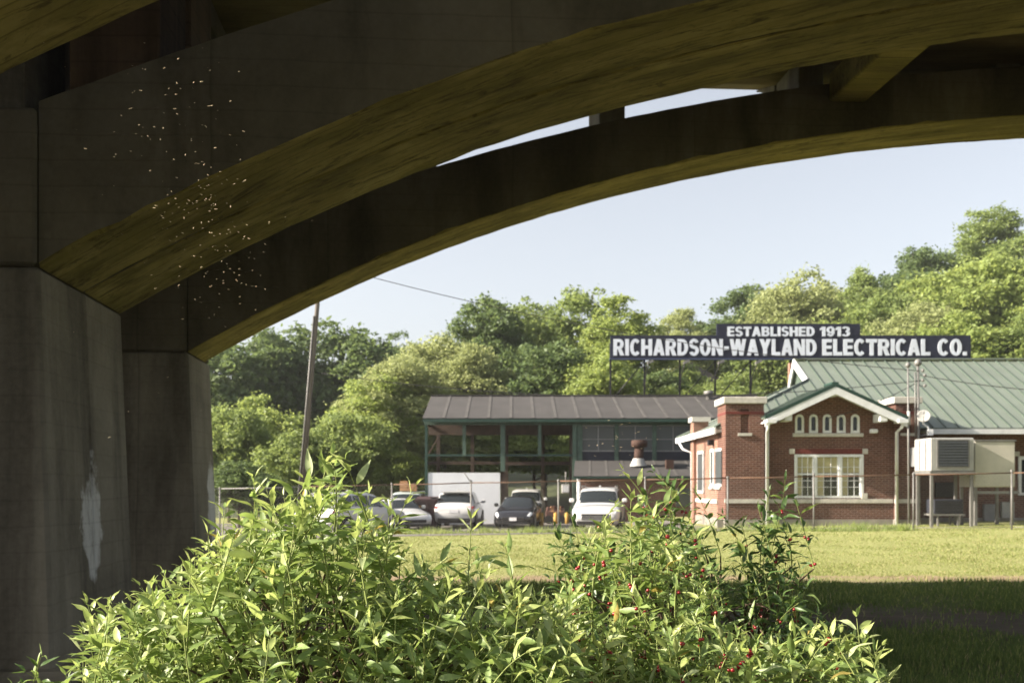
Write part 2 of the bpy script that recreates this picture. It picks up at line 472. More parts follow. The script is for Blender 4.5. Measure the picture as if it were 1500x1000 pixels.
# grass: blades as real geometry over the part of the lawn in view
def grass():
    rng = np.random.default_rng(4)
    n = 400000
    u = rng.random(n)
    Y = 7.0 * (35.0 / 7.0) ** u
    X = (rng.random(n) * 2 - 1) * (Y * 0.54 + 0.5)
    keep = np.ones(n, bool)
    wob = 0.45 * np.sin(X * 0.9 + 1.3) + 0.3 * np.sin(X * 2.3) + 0.25 * np.sin(X * 5.1 + Y)
    trk = (Y + wob * 0.7 > 10.4) & (Y + wob * 0.7 < 13.0)
    keep &= ~(trk & (rng.random(n) > np.where(np.abs(Y + wob * 0.7 - 11.7) > 0.8, 0.30, 0.06)))
    edg = (Y + 0.3 * wob > 16.5) & (Y + 0.3 * wob < 17.7)
    keep &= ~(edg & (rng.random(n) > 0.15))
    keep &= ~((X < -3.6) & (Y < 15.5))
    keep &= ~((X < 7.2) & (Y > 33.6))
    # clumps of taller grass
    cl = 0.5 + 0.5 * np.sin(X * 1.7 + 2 * np.sin(Y * 0.8)) * np.sin(Y * 1.3 + 1.5 * np.sin(X * 0.6))
    keep &= rng.random(n) < 0.45 + 0.6 * cl
    X, Y, cl = X[keep], Y[keep], cl[keep]
    n = len(X)
    Z = np.array([gz(a, b) for a, b in zip(X, Y)])
    h = (0.022 + 0.04 * rng.random(n)) * (0.6 + 0.8 * cl) * np.where(Y > 17, 0.55, 1.5)
    w = 0.0030 + 0.00040 * Y
    a = rng.random(n) * 2 * np.pi
    lean = 0.8 * h * rng.random(n); b = rng.random(n) * 2 * np.pi
    V = np.empty((n, 3, 3))
    V[:, 0] = np.stack([X - w * np.cos(a), Y - w * np.sin(a), Z - 0.004], 1)
    V[:, 1] = np.stack([X + w * np.cos(a), Y + w * np.sin(a), Z - 0.004], 1)
    V[:, 2] = np.stack([X + lean * np.cos(b), Y + lean * np.sin(b), Z + h], 1)
    r = rng.random(n)
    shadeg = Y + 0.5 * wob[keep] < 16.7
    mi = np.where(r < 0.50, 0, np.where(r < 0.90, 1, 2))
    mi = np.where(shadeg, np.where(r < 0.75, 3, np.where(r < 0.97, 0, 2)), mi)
    ms = [leaf_mat("grass_green", (0.14, 0.18, 0.045), (0.20, 0.23, 0.065), 0.35, (0.24, 0.27, 0.07), 0.6, 0.2),
          leaf_mat("grass_yellow", (0.25, 0.275, 0.105), (0.32, 0.325, 0.135), 0.35, (0.31, 0.33, 0.13), 0.6, 0.2),
          leaf_mat("grass_straw", (0.30, 0.26, 0.13), (0.36, 0.31, 0.16), 0.25, (0.3, 0.26, 0.12), 0.6, 0.2),
          leaf_mat("grass_shade_dark", (0.060, 0.095, 0.024), (0.095, 0.135, 0.035), 0.25, (0.10, 0.15, 0.03), 0.6, 0.2)]  # darker blades for the shadowed strip, shade put into their colour
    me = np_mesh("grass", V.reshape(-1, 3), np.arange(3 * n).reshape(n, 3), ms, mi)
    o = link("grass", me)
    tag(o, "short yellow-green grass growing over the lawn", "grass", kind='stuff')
grass()

# ------------------------------------------------------------------ the bridge, set a few degrees off square to the view
XS0, YS0, SK, RK = -3.788, 7.97, -0.0915, 0.0604
HALF, RISE, PW, ZSP, WP = 18.0, 3.541, 2.974, 3.352, 3.0
def xs(Y): return XS0 + SK * (Y - YS0)
def B(u, y, z): return (xs(y) + u, y + RK * u, z)
def sof(u): return ZSP + RISE * (1 - (abs(HALF - u) / HALF) ** PW)
def thk(u): return 0.68 + 0.64 * (abs(HALF - u) / HALF) ** 5
ZD = 7.47
bridge = thing("concrete_arch_bridge", "dark stained concrete open-spandrel arch bridge spanning overhead", "bridge", (xs(YS0) - 1.5, 9.0, 0))

def rib(y0, y1, u0, name="arch_rib"):
    """one arch rib of a span that starts at u0; faces take plain concrete, soffit the bounce-tinted one"""
    mb = MB(); N = 170; rows = []
    rr = random.Random(int(y0 * 100) + int(u0))
    for i in range(N + 1):
        u = 2 * HALF * i / N
        zb, zt = sof(u), min(sof(u) + thk(u), ZD - 0.002)
        if 7 < y0 < 12: zb -= 0.055 * sstep(3.5, 6.5, u) * sstep(3.5, 6.5, 2 * HALF - u)
        c = 0.012 + (0.035 * rr.random() ** 8)
        ring = []
        for (yy, zz) in ((y0, zb + c), (y0 + c, zb), (y1 - c, zb), (y1, zb + c), (y1, zt), (y0, zt)):
            ring.append(B(u0 + u, yy, zz + rr.uniform(-0.004, 0.004)))
        rows.append(ring)
    vs = [p for r_ in rows for p in r_]
    base = len(mb.v)
    mb.v.extend(vs)
    for k in range(6):
        k2 = (k + 1) % 6
        for i in range(N):
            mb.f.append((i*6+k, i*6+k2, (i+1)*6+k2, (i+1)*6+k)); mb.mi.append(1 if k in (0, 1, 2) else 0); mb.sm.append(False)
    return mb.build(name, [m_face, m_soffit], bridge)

RIBS = [(4.25, 5.30), (7.97, 9.035), (9.068, 10.14), (13.07, 14.10)]
SPANS = [0.0, -(2 * HALF + WP)]
for (y0, y1) in RIBS:
    for u0 in SPANS:
        rib(y0, y1, u0)

def skbox(mb, u0, u1, y0, y1, z0, z1):
    mb.hexa([B(u, y, z) for z in (z0, z1) for (u, y) in ((u0, y0), (u1, y0), (u1, y1), (u0, y1))]); return mb

def pier(y0, y1, ub):
    mb = MB()
    bt = 0.13
    vs = []
    for z, e in ((-0.5, bt * 1.15), (ZSP, 0.0)):
        for (u, y) in ((ub - WP - e, y0 - e * 0.25), (ub + e, y0 - e * 0.25), (ub + e, y1 + e * 0.25), (ub - WP - e, y1 + e * 0.25)):
            vs.append(B(u, y, z))
    mb.hexa(vs)
    p = mb.build("pier", m_pier, bridge, bevel=0.03)
    skbox(MB(), ub - WP - 0.35, ub + 0.35, y0 - 0.18, y1 + 0.18, -0.4, 0.14).build("footing", m_pier, p, bevel=0.03)
    skbox(MB(), ub - WP + 0.10, ub - 0.015, y0 - 0.03, y1 + 0.03, ZSP + 0.004, 4.62).build("pier_shaft", m_face, bridge, bevel=0.03)
    skbox(MB(), ub - WP + 0.30, ub - 0.14, y0 + 0.06, y1 - 0.06, 4.623, ZD - 0.003).build("spandrel_block", m_pier, bridge, bevel=0.02)
for (y0, y1) in ((4.25, 5.30), (7.97, 9.040), (9.062, 10.16), (13.07, 14.42)):
    for ub in (0.0, 2 * HALF + WP, -(2 * HALF + WP)):
        pier(y0, y1, ub)
COLS = [0.20, 2.9, 5.45, 8.2, 11.0]
COLS = [(u, 0.72 if u < 1 else 0.35) for u in COLS] + [(2 * HALF - u - (0.72 if u < 1 else 0.35), 0.72 if u < 1 else 0.35) for u in COLS]
for (y0, y1) in RIBS:
    for u0 in SPANS:
        for (u, w) in COLS:
            zt = min(sof(u), sof(u + w)) + min(thk(u), thk(u + w))
            if zt > ZD - 0.06: continue
            rusty = w > 0.5 and 7 < y0 < 12
            skbox(MB(), u0 + u, u0 + u + w, y0 + 0.10, y1 - 0.06, zt - 0.1, ZD - 0.003).build("spandrel_column", m_rustcol if rusty else m_pier, bridge, bevel=0.015)
for u0 in SPANS:
    for (ya, yb) in ((5.305, 7.965), (10.145, 13.065)):
        for u in (8.58, 2 * HALF - 9.1):
            skbox(MB(), u0 + u, u0 + u + 0.50, ya, yb, 6.83, 7.22).build("cross_strut", m_soffit, bridge, bevel=0.02)
# deck: slab over the ribs, tapering cantilevers, parapets
U0, U1 = -(2 * HALF + 2 * WP), 2 * HALF + WP
YN, YF = 4.25, 14.10
def deck():
    mb = MB()
    prof = [(3.45, 7.72), (YN, ZD), (YF, ZD), (14.92, 7.72), (14.92, 8.32), (3.45, 8.32)]
    n = 40; vs = []; fs = []
    for i in range(n + 1):
        u = U0 + (U1 - U0) * i / n
        for (y, z) in prof: vs.append(B(u, y, z))
    for i in range(n):
        for k in range(6):
            k2 = (k + 1) % 6
            fs.append((i*6+k, i*6+k2, (i+1)*6+k2, (i+1)*6+k))
    fs += [tuple(range(6)), tuple(n*6 + k for k in range(6))[::-1]]
    mb.add(vs, fs)
    mb.build("deck_slab", m_deckc, bridge)
    for (ya, yb) in ((3.50, 3.72), (14.65, 14.87)):
        skbox(MB(), U0, U1, ya, yb, 8.323, 8.85).build("parapet", m_pier, bridge, bevel=0.02)
    for u0 in SPANS:
        for (u, w) in COLS:
            for (ya, yb) in ((5.31, 7.96), (10.15, 13.06)):
                if 8.0 < u < 2 * HALF - 9: continue
                skbox(MB(), u0 + u, u0 + u + 0.32, ya, yb, 7.15, ZD - 0.002).build("floor_beam", m_face, bridge)
            for (yi, yo) in ((14.105, 14.90), (4.245, 3.47)):      # curved cantilever brackets under the overhang
                pts = []
                for k in range(7):
                    f = k / 6.0
                    pts.append((yi + (yo - yi) * f, ZD - 0.33 + 0.54 * f ** 0.6 if k else ZD - 0.36))
                poly = [B(u0 + u, y, z) for (y, z) in pts] + [B(u0 + u, yo, 7.70), B(u0 + u, yi, ZD - 0.004)]
                MB().prism(poly, (0.30, 0.018, 0)).build("bracket", m_pier, bridge)
deck()

# ------------------------------------------------------------------ trees
LEAFM = {
 'dark': leaf_mat("dark_tree_leaf", (0.066, 0.108, 0.040), (0.125, 0.175, 0.062), 0.40, (0.185, 0.25, 0.08), 0.55, 0.3, 0.5),
 'mid': leaf_mat("mid_tree_leaf", (0.125, 0.175, 0.052), (0.205, 0.262, 0.085), 0.44, (0.31, 0.38, 0.11), 0.55, 0.3, 0.5),
 'bright': leaf_mat("bright_tree_leaf", (0.165, 0.22, 0.060), (0.255, 0.315, 0.095), 0.46, (0.38, 0.45, 0.12), 0.55, 0.3, 0.5),
 'sandy': leaf_mat("pale_yellow_leaf", (0.225, 0.26, 0.110), (0.325, 0.36, 0.160), 0.46, (0.41, 0.45, 0.18), 0.6, 0.25, 0.5),
}
m_bark = MAT("tree_bark", (0.09, 0.07, 0.055), 0.95, 0.4, 3, bump=0.6, bscale=10, stretch=(3, 3, 0.7))

def crown_mesh(seed, kind, asp, lo, shape, leaf):
    """crown one unit wide and asp units tall (stored with z squeezed to 0..1): leaf clumps over many small blobs"""
    rng = np.random.default_rng(seed)
    zl = lo * asp
    cz, hz = (zl + asp) / 2, (asp - zl) / 2
    nblob = int(120 + 75 * asp); C = []
    nlobe = 7
    ld = rng.normal(size=(nlobe, 3)); ld /= np.linalg.norm(ld, axis=1)[:, None]
    while len(C) < nblob:
        p = rng.normal(size=3); p /= np.linalg.norm(p)
        lob = 0.80 + 0.28 * max(0.0, float((ld @ p).max())) ** 3 + rng.normal() * 0.04
        r = lob * rng.random() ** 0.42
        z = p[2] * r
        taper = 1.0 - shape * max(0, z) - 0.22 * max(0, -z)
        q = np.array([p[0] * r * 0.42 * taper, p[1] * r * 0.42 * taper, cz + z * hz * 0.88])
        C.append((q, rng.uniform(0.035, 0.095)))
    V = []
    for (q, rad) in C:
        n = int(105 * (rad / 0.068) ** 2 * (0.0145 / leaf) ** 1.5)
        d = rng.normal(size=(n, 3)); d /= np.linalg.norm(d, axis=1)[:, None]
        d[:, 2] = np.where(d[:, 2] < -0.55, -d[:, 2] * 0.6, d[:, 2])
        rr = rad * (0.45 + 0.65 * rng.random(n) ** 0.6)
        stray = rng.random(n) < 0.22
        rr = np.where(stray, rr * (1.2 + 0.6 * rng.random(n)), rr)
        pos = q + d * rr[:, None] * np.array([1, 1, 0.9])
        nr = d + 1.0 * rng.normal(size=(n, 3)) + np.array([0, 0, 0.15]); nr /= np.linalg.norm(nr, axis=1)[:, None]
        t = np.cross(nr, rng.normal(size=(n, 3))); t /= np.linalg.norm(t, axis=1)[:, None]
        b = np.cross(nr, t)
        s = leaf * (0.5 + 0.9 * rng.random(n))[:, None]
        bend = nr * s * 0.3
        V.append(np.stack([pos - t * s, pos + b * s * 0.62 - bend, pos + t * s * 1.1, pos - b * s * 0.62 - bend], 1))
    V = np.concatenate(V); n = len(V)
    top = np.percentile(V[:, :, 2], 99.3); V[:, :, 2] *= 1.0 / top
    wid = np.percentile(np.abs(V[:, :, :2]), 98.5); V[:, :, :2] *= 0.5 / wid
    C = [(np.array([q[0] * .5 / wid, q[1] * .5 / wid, q[2] / top]), r_) for q, r_ in C]
    return np_mesh("crown", V.reshape(-1, 3), np.arange(4 * n).reshape(n, 4), LEAFM[kind]), C

def trunk_mesh(seed, C, asp):
    rng = random.Random(seed)
    mb = MB()
    top = 0.62
    pts = [Vector((0, 0, -0.03))]; x = y = 0
    for k in range(1, 8):
        x += rng.uniform(-.012, .012); y += rng.uniform(-.012, .012)
        pts.append(Vector((x, y, top * k / 7)))
    mb.tube(pts, [0.026 * (1 - 0.10 * k) for k in range(8)], 8)
    for (q, rad) in rng.sample(C, min(16, len(C))):
        k = rng.randint(3, 6)
        a = pts[k]; b = Vector(q)
        m = (a + b) / 2 + Vector((rng.uniform(-.02, .02), rng.uniform(-.02, .02), -0.03))
        mb.tube([a, m, b], [0.011, 0.007, 0.003], 5)
    return mb.mesh("trunk", m_bark)

VAR = {}
ASPS = (1.15, 1.7, 2.5)
def variant(kind, i, asp):
    a = min(range(3), key=lambda k: abs(math.log(ASPS[k] / asp)))
    key = (kind, i % 2, a)
    if key not in VAR:
        sd = 3 + sum(map(ord, kind)) + 17 * (i % 2) + 101 * a
        lo = (0.16, 0.26)[i % 2]
        me, C = crown_mesh(sd, kind, ASPS[a], lo, (0.22, 0.40)[i % 2], 0.0150 if kind != 'sandy' else 0.0120)
        VAR[key] = (me, trunk_mesh(sd, C, ASPS[a]))
    return VAR[key]

def tree(px, py, wpx, Y, kind, i, label, cat="tree", name="tree", rz=None, zoff=0.0):
    x = PX(px, Y); g = gz(x, Y)
    H = PZ(py + 9, Y) - g
    W = wpx * 1.06 / F * Y
    me, tm = variant(kind, i, H / W)
    r = thing(name, label, cat, (x, Y, g - 0.05), rz if rz is not None else random.uniform(0, 6.28), "trees behind the works")
    c = link("crown", me, r); c.scale = (W, W, H)
    s = link("trunk", tm, r); s.scale = (W * 0.8, W * 0.8, H)
    return r

random.seed(5)
TREES = [
 # px, top, width, Y, kind, variant, label
 (322, 500, 150, 84, 'dark', 0, "dark tree rising just beyond the bridge pier edge"),
 (400, 483, 160, 88, 'dark', 1, "dark tall tree between the pier and the leaning pole top"),
 (492, 474, 170, 90, 'dark', 2, "dark airy tree directly behind the top of the leaning pole"),
 (566, 512, 90, 96, 'dark', 0, "dark tree in the dip right of the leaning pole's top"),
 (335, 590, 120, 60, 'mid', 0, "mid-green tree filling the gap beside the far pier"),
 (385, 575, 130, 66, 'bright', 1, "bright rounded tree between pier and leaning pole"),
 (440, 625, 110, 57, 'mid', 1, "low leafy tree around the lower half of the leaning pole"),
 (350, 668, 110, 52, 'dark', 1, "dark understorey tree against the fence by the pier"),
 (512, 600, 120, 60, 'mid', 2, "mid-green tree just past the leaning pole above the parked white suv"),
 (548, 545, 120, 66, 'bright', 0, "bright green tree standing in front of the dark dip of trees"),
 (590, 520, 150, 68, 'sandy', 0, "pale yellow-green tree left of the open shed"),
 (640, 490, 150, 74, 'sandy', 1, "pale feathery tree rising above the shed's roof corner"),
 (588, 482, 80, 104, 'dark', 2, "small dark treetop poking over the pale feathery trees"),
 (690, 500, 110, 72, 'sandy', 0, "pale yellow-green tree over the shed ridge near its corner"),
 (572, 650, 100, 60, 'bright', 2, "low bright tree behind the white cars and dumpster"),
 (722, 432, 130, 82, 'dark', 1, "rounded darker green tree, first tall one above the shed roof"),
 (782, 440, 110, 88, 'mid', 0, "narrow mid-green tree between the two tall rounded ones over the shed"),
 (845, 420, 140, 84, 'mid', 2, "tallest tree above the shed roof with sunlit clumps"),
 (915, 432, 110, 80, 'bright', 0, "bright green tree above the start of the long sign"),
 (800, 500, 120, 72, 'dark', 2, "shaded tree low over the middle of the shed ridge"),
 (880, 510, 120, 70, 'bright', 1, "sunlit tree just left of the sign's first post"),
 (1000, 448, 90, 96, 'sandy', 1, "pale tree in the sky gap above the long sign's first letters"),
 (1045, 462, 80, 104, 'dark', 0, "dark tree peeping beside the small upper sign board"),
 (950, 538, 110, 74, 'dark', 0, "dark tree under the sign between its first posts"),
 (1010, 528, 110, 78, 'mid', 1, "mid-green tree seen under the sign near its middle"),
 (1075, 540, 110, 74, 'mid', 0, "leafy tree under the sign beside the green roof's gable"),
 (985, 562, 80, 70, 'bright', 2, "low bright bushy tree right behind the shed ridge vent"),
 (1070, 566, 70, 70, 'bright', 1, "low bright tree peeping above the brick pier coping"),
 (700, 590, 150, 72, 'bright', 1, "leafy tree seen through the open shed bays"),
 (785, 600, 140, 74, 'bright', 1, "leafy tree seen through the shed's second bay"),
 (838, 610, 110, 71, 'mid', 1, "small tree beyond the shed beside the brick annex"),
 (652, 590, 120, 70, 'sandy', 1, "pale tree seen through the shed's first bay"),
 (1098, 412, 110, 108, 'dark', 1, "dark tree at the foot of the wooded hill's skyline"),
 (1160, 405, 150, 104, 'sandy', 0, "pale green tree on the hill above the small upper sign board"),
 (1215, 415, 110, 110, 'sandy', 1, "pale thin tree on the skyline beside the lone tall treetop"),
 (1268, 388, 90, 106, 'mid', 1, "narrow tree standing proud on the hill skyline above the sign's end"),
 (1290, 430, 130, 98, 'mid', 0, "mid-green tree halfway along the hill slope"),
 (1345, 360, 100, 118, 'dark', 0, "dark rounded tree on the hill's rising shoulder"),
 (1448, 303, 110, 120, 'mid', 0, "highest tree on the hill with tall ragged crown"),
 (1510, 335, 140, 114, 'mid', 2, "tree at the picture's edge next to the highest one"),
 (1405, 385, 170, 102, 'bright', 2, "broad bright willow-like tree below the highest one"),
 (1480, 372, 160, 98, 'bright', 0, "broad sunlit tree above the sign's last letters at the edge"),
 (1340, 440, 140, 92, 'sandy', 1, "pale green tree on the lower hill above the sign's end"),
 (1225, 470, 140, 90, 'bright', 1, "bright tree right above the upper sign board's end"),
 (1420, 455, 150, 84, 'bright', 1, "yellow-green tree close behind the green roof ridge"),
 (1500, 462, 130, 82, 'mid', 1, "mid-green tree behind the roof ridge at the picture's edge"),
 (1140, 470, 130, 92, 'mid', 2, "tree directly behind the upper sign board"),
 (1310, 490, 120, 84, 'dark', 1, "dark shaded tree behind the sign right of the upper board"),
 (615, 680, 90, 66, 'dark', 0, "dark low tree right behind the dumpster"),
 (400, 700, 130, 54, 'dark', 2, "dark low tree at the foot of the leaning pole"),
]
for tr in TREES:
    tree(*tr)
# ------------------------------------------------------------------ brick building
YB = 36.0
def bx(px): return PX(px, YB)
def bz(py): return PZ(py, YB)
GB = 0.10                                    # ground level at the brick building
bld = thing("brick_building", "red brick building with green metal roof and white-trimmed front gable", "building", (bx(1214), YB, GB))
XL, XR = bx(1092), bx(1326)                  # centres of the two corner piers
gx0, gx1 = bx(1119), bx(1312)
ez, az = bz(606), bz(566)                    # eave and apex of the front gable wall
axx = bx(1214)
wall_y0, wall_y1 = YB, YB + 0.32

# gable wall with real openings: big window and five arched lights
def wall_with_holes(name, outline, holes, y0, y1, mat, parent):
    """polygon wall in the XZ plane, holes are closed loops; built with bridging strips via bmesh triangle fill"""
    import bmesh
    bm = bmesh.new()
    edges = []
    for loop in [outline] + holes:
        vs = [bm.verts.new((x, y0, z)) for x, z in loop]
        for i in range(len(vs)):
            edges.append(bm.edges.new((vs[i], vs[(i + 1) % len(vs)])))
    bmesh.ops.triangle_fill(bm, use_beauty=True, use_dissolve=False, edges=edges)
    geo = bmesh.ops.extrude_face_region(bm, geom=bm.faces[:])
    for v in [g for g in geo['geom'] if isinstance(g, bmesh.types.BMVert)]: v.co.y = y1
    bmesh.ops.recalc_face_normals(bm, faces=bm.faces[:])
    me = bpy.data.meshes.new(name); bm.to_mesh(me); bm.free()
    off = OFF[parent.name]
    me.transform(Matrix.Translation(-off)); me.materials.append(mat)
    return link(name, me, parent)

def arch_loop(cx, w, zb, zt, n=8):
    r = w / 2
    pts = [(cx - r, zb), (cx + r, zb)]
    for k in range(n + 1):
        a = math.pi * k / n
        pts.append((cx + r * math.cos(a), zt - r + r * math.sin(a)))
    return pts
arch_px = [1171, 1191.5, 1211.5, 1232, 1252.5]
holes = [arch_loop(bx(c), 13.0 / F * YB, bz(634), bz(606.5)) for c in arch_px]
wx0, wx1, wz0, wz1 = bx(1163.5), bx(1265), bz(729), bz(665)
holes.append([(wx0, wz0), (wx1, wz0), (wx1, wz1), (wx0, wz1)])
wall_with_holes("front_wall", [(gx0, GB + 0.28), (gx1, GB + 0.28), (gx1, ez - 0.10), (axx, az - 0.02), (gx0, ez - 0.10)], holes, wall_y0, wall_y1, m_brick_x, bld)
MB().box(gx0 - 1.7, gx1 + 1.3, YB - 0.06, YB + 0.3, GB - 0.5, GB + 0.277).build("foundation", m_found, bld)
# arched lights
for c in arch_px:
    cx, w = bx(c), 13.0 / F * YB
    zb, zt = bz(634), bz(606.5)
    fr = MB()
    o = arch_loop(cx, w - 0.004, zb, zt - 0.002); i_ = arch_loop(cx, w * 0.52, zb + 0.09, zt - 0.085)
    vs = [(x, wall_y0 - 0.025, z) for x, z in o] + [(x, wall_y0 - 0.025, z) for x, z in i_] + [(x, wall_y0 + 0.09, z) for x, z in o] + [(x, wall_y0 + 0.09, z) for x, z in i_]
    n = len(o); fs = []
    for k in range(n):
        q = (k + 1) % n
        fs += [(k, q, n + q, n + k), (n + k, n + q, 3 * n + q, 3 * n + k), (2*n + k, k, 3*n + k, 3*n + q)[:0] or (k, 2*n + k, 2*n + q, q)]
    fr.add(vs, fs)
    f = fr.build("arched_window", m_white, bld)
    MB().prism([(x, wall_y0 + 0.05, z) for x, z in i_], (0, 0.02, 0)).build("pane", m_glass, f)
MB().box(bx(1161), bx(1264), YB - 0.07, YB + 0.02, bz(639.5), bz(634.3)).build("window_sill", m_stone, bld, bevel=0.01)
# triple double-hung window
win = MB()
fw = 0.09
cols = [(1163.5, 1192), (1195.5, 1229), (1233, 1265)]
win.box(wx0, wx1, YB - 0.01, YB + 0.10, wz1 - 0.10, wz1 - 0.003).box(wx0, wx1, YB - 0.01, YB + 0.10, wz0 + 0.003, wz0 + 0.08)
for (a, b) in ((1163.6, 1167.2), (1192, 1196.3), (1228.5, 1233), (1261, 1264.9)):
    win.box(bx(a), bx(b), YB - 0.014, YB + 0.104, wz0 + 0.083, wz1 - 0.103)
win = win.build("window", m_white, bld)
zmid = bz(694)
for (a, b) in ((1167.2, 1192), (1196.3, 1228.5), (1233, 1261)):
    x0, x1 = bx(a) + 0.002, bx(b) - 0.002
    s = MB()
    s.box(x0, x1, YB + 0.02, YB + 0.07, zmid - 0.03, zmid + 0.03)
    s.box(x0, x0 + 0.035, YB + 0.022, YB + 0.072, wz0 + 0.085, wz1 - 0.105).box(x1 - 0.035, x1, YB + 0.022, YB + 0.072, wz0 + 0.085, wz1 - 0.105)
    for k in (1, 2):
        xx = x0 + (x1 - x0) * k / 3
        s.box(xx - 0.009, xx + 0.009, YB + 0.03, YB + 0.06, wz0 + 0.085, wz1 - 0.105)
    for zz in (zmid - 0.24, zmid - 0.47, zmid + 0.25):
        s.box(x0 + 0.036, x1 - 0.036, YB + 0.032, YB + 0.058, zz - 0.009, zz + 0.009)
    s.build("sash", m_white, win)
    MB().box(x0, x1, YB + 0.10, YB + 0.11, wz0 + 0.06, wz1 - 0.08).build("pane", glass_mat("front_window_glass", (0.03, 0.035, 0.02), 0.05) if a < 1170 else bpy.data.materials["front_window_glass"], win)
    MB().box(x0 + 0.01, x1 - 0.01, YB + 0.078, YB + 0.088, zmid + 0.05, wz1 - 0.11).build("blind", m_blind, win)
    MB().box(x0 + 0.01, x0 + (x1 - x0) * 0.36, YB + 0.080, YB + 0.09, wz0 + 0.09, zmid + 0.04).build("curtain", m_blind, win)
MB().box(bx(1158), bx(1269), YB - 0.015, YB + 0.05, bz(664.6), bz(657.5)).build("window_lintel", MAT("red_soldier_brick", (0.12, 0.032, 0.026), 0.85, 0.25, 20), bld)
for c in (1160, 1267):
    MB().box(bx(c - 4), bx(c + 4), YB - 0.045, YB + 0.05, bz(664.5), bz(657)).build("corner_stone", m_stone, bld, bevel=0.01)
# sill course
MB().box(bx(1123.5), bx(1308), YB - 0.05, YB + 0.02, bz(736.5), bz(730.5)).build("sill_course", m_stone, bld, bevel=0.008)
MB().box(bx(1262), bx(1270), YB - 0.055, YB + 0.02, bz(730.3), bz(722)).build("corner_stone", m_stone, bld)
# corner piers with copings and blind niches
def cpier(pa, pb, ptop, name="corner_pier", depth=1.4, yb=YB - 0.18):
    x0, x1 = PX(pa, yb), PX(pb, yb)
    zt = PZ(ptop, yb)
    mb = MB()
    nx = (x0 + x1) / 2; nz0, nz1 = PZ(634, yb), PZ(599, yb)
    nw = 6.0 / F * yb
    # front built as four pieces round a recessed niche
    mb.box(x0, nx - nw, yb, yb + depth, GB + 0.28, zt).box(nx + nw, x1, yb, yb + depth, GB + 0.28, zt)
    mb.box(nx - nw, nx + nw, yb + 0.001, yb + depth, GB + 0.28, nz0).box(nx - nw, nx + nw, yb + 0.001, yb + depth, nz1, zt)
    mb.box(nx - nw, nx + nw, yb + 0.09, yb + depth, nz0, nz1)
    o = mb.build(name, m_brick_x, bld)
    MB().box(x0 - 0.10, x1 + 0.10, yb - 0.10, yb + depth + 0.1, zt + 0.002, zt + 0.24).build("coping", m_stone, o, bevel=0.02)
    MB().box(nx - nw - 0.10, nx + nw + 0.10, yb - 0.05, yb + 0.085, nz0 - 0.10, nz0 - 0.002).build("niche_sill", m_stone, o)
    MB().box(x0 - 0.008, x1 + 0.008, yb - 0.012, yb + depth, PZ(606.5, yb), PZ(602, yb)).build("red_band", bpy.data.materials["red_soldier_brick"], o)
    MB().box(x0 - 0.04, x1 + 0.04, yb - 0.05, yb + 0.02, PZ(736.5, yb), PZ(730.5, yb)).build("sill_course", m_stone, o)
    MB().box(x0 - 0.05, x1 + 0.05, yb - 0.055, yb + depth, GB - 0.5, GB + 0.279).build("plinth", m_found, o)
    return o
cpier(1063, 1119, 591)
cpier(1312, 1346, 591)
# front gable roof: slopes of standing-seam panels, verge boards, brackets
YG0, YG1 = YB - 0.75, YB + 3.2               # roof verge to the meeting with the main roof
rx0, rx1 = bx(1119) - 0.15, bx(1312) + 0.12
rz_e, rz_a = PZ(611, YG0), PZ(563, YG0)
def slope_panels(parent, A, B, C, D, n, mat, seam, thick=0.05, name="roof_panel", seamh=0.05, seamw=0.035):
    """panels between edge A-B (eave, running) and D-C (top); A->B is the running direction"""
    A, B, C, D = map(Vector, (A, B, C, D))
    nrm = (B - A).cross(D - A).normalized()
    if nrm.z < 0: nrm = -nrm
    for k in range(n):
        a0, a1 = k / n, (k + 1) / n
        p = [A.lerp(B, a0), A.lerp(B, a1), D.lerp(C, a1), D.lerp(C, a0)]
        g = (p[1] - p[0]).normalized() * 0.004
        p = [p[0] + g, p[1] - g, p[2] - g, p[3] + g]
        mb = MB()
        mb.hexa([q - nrm * thick for q in p] + p)
        o = mb.build(name, [mat, seam], parent)
        e0, e1 = p[1], p[2]
        w = (p[1] - p[0]).normalized() * seamw
        m2 = MB(); m2.hexa([e0 - w, e0 + g * 2, e1 + g * 2, e1 - w, e0 - w + nrm * seamh, e0 + g * 2 + nrm * seamh, e1 + g * 2 + nrm * seamh, e1 - w + nrm * seamh])
        m2.build("seam", seam, parent)
groof = MB().box(axx - 0.12, axx + 0.12, YG0, YG1 - 3, rz_a + 0.02, rz_a + 0.09).build("gable_roof", m_dkgreen, bld)
slope_panels(groof, (rx0, YG0, rz_e), (rx0, YG1, rz_e), (axx, YG1, rz_a), (axx, YG0, rz_a), 13, m_green, m_greend)
slope_panels(groof, (rx1, YG0, rz_e), (rx1, YG1, rz_e), (axx, YG1, rz_a), (axx, YG0, rz_a), 13, m_green, m_greend)
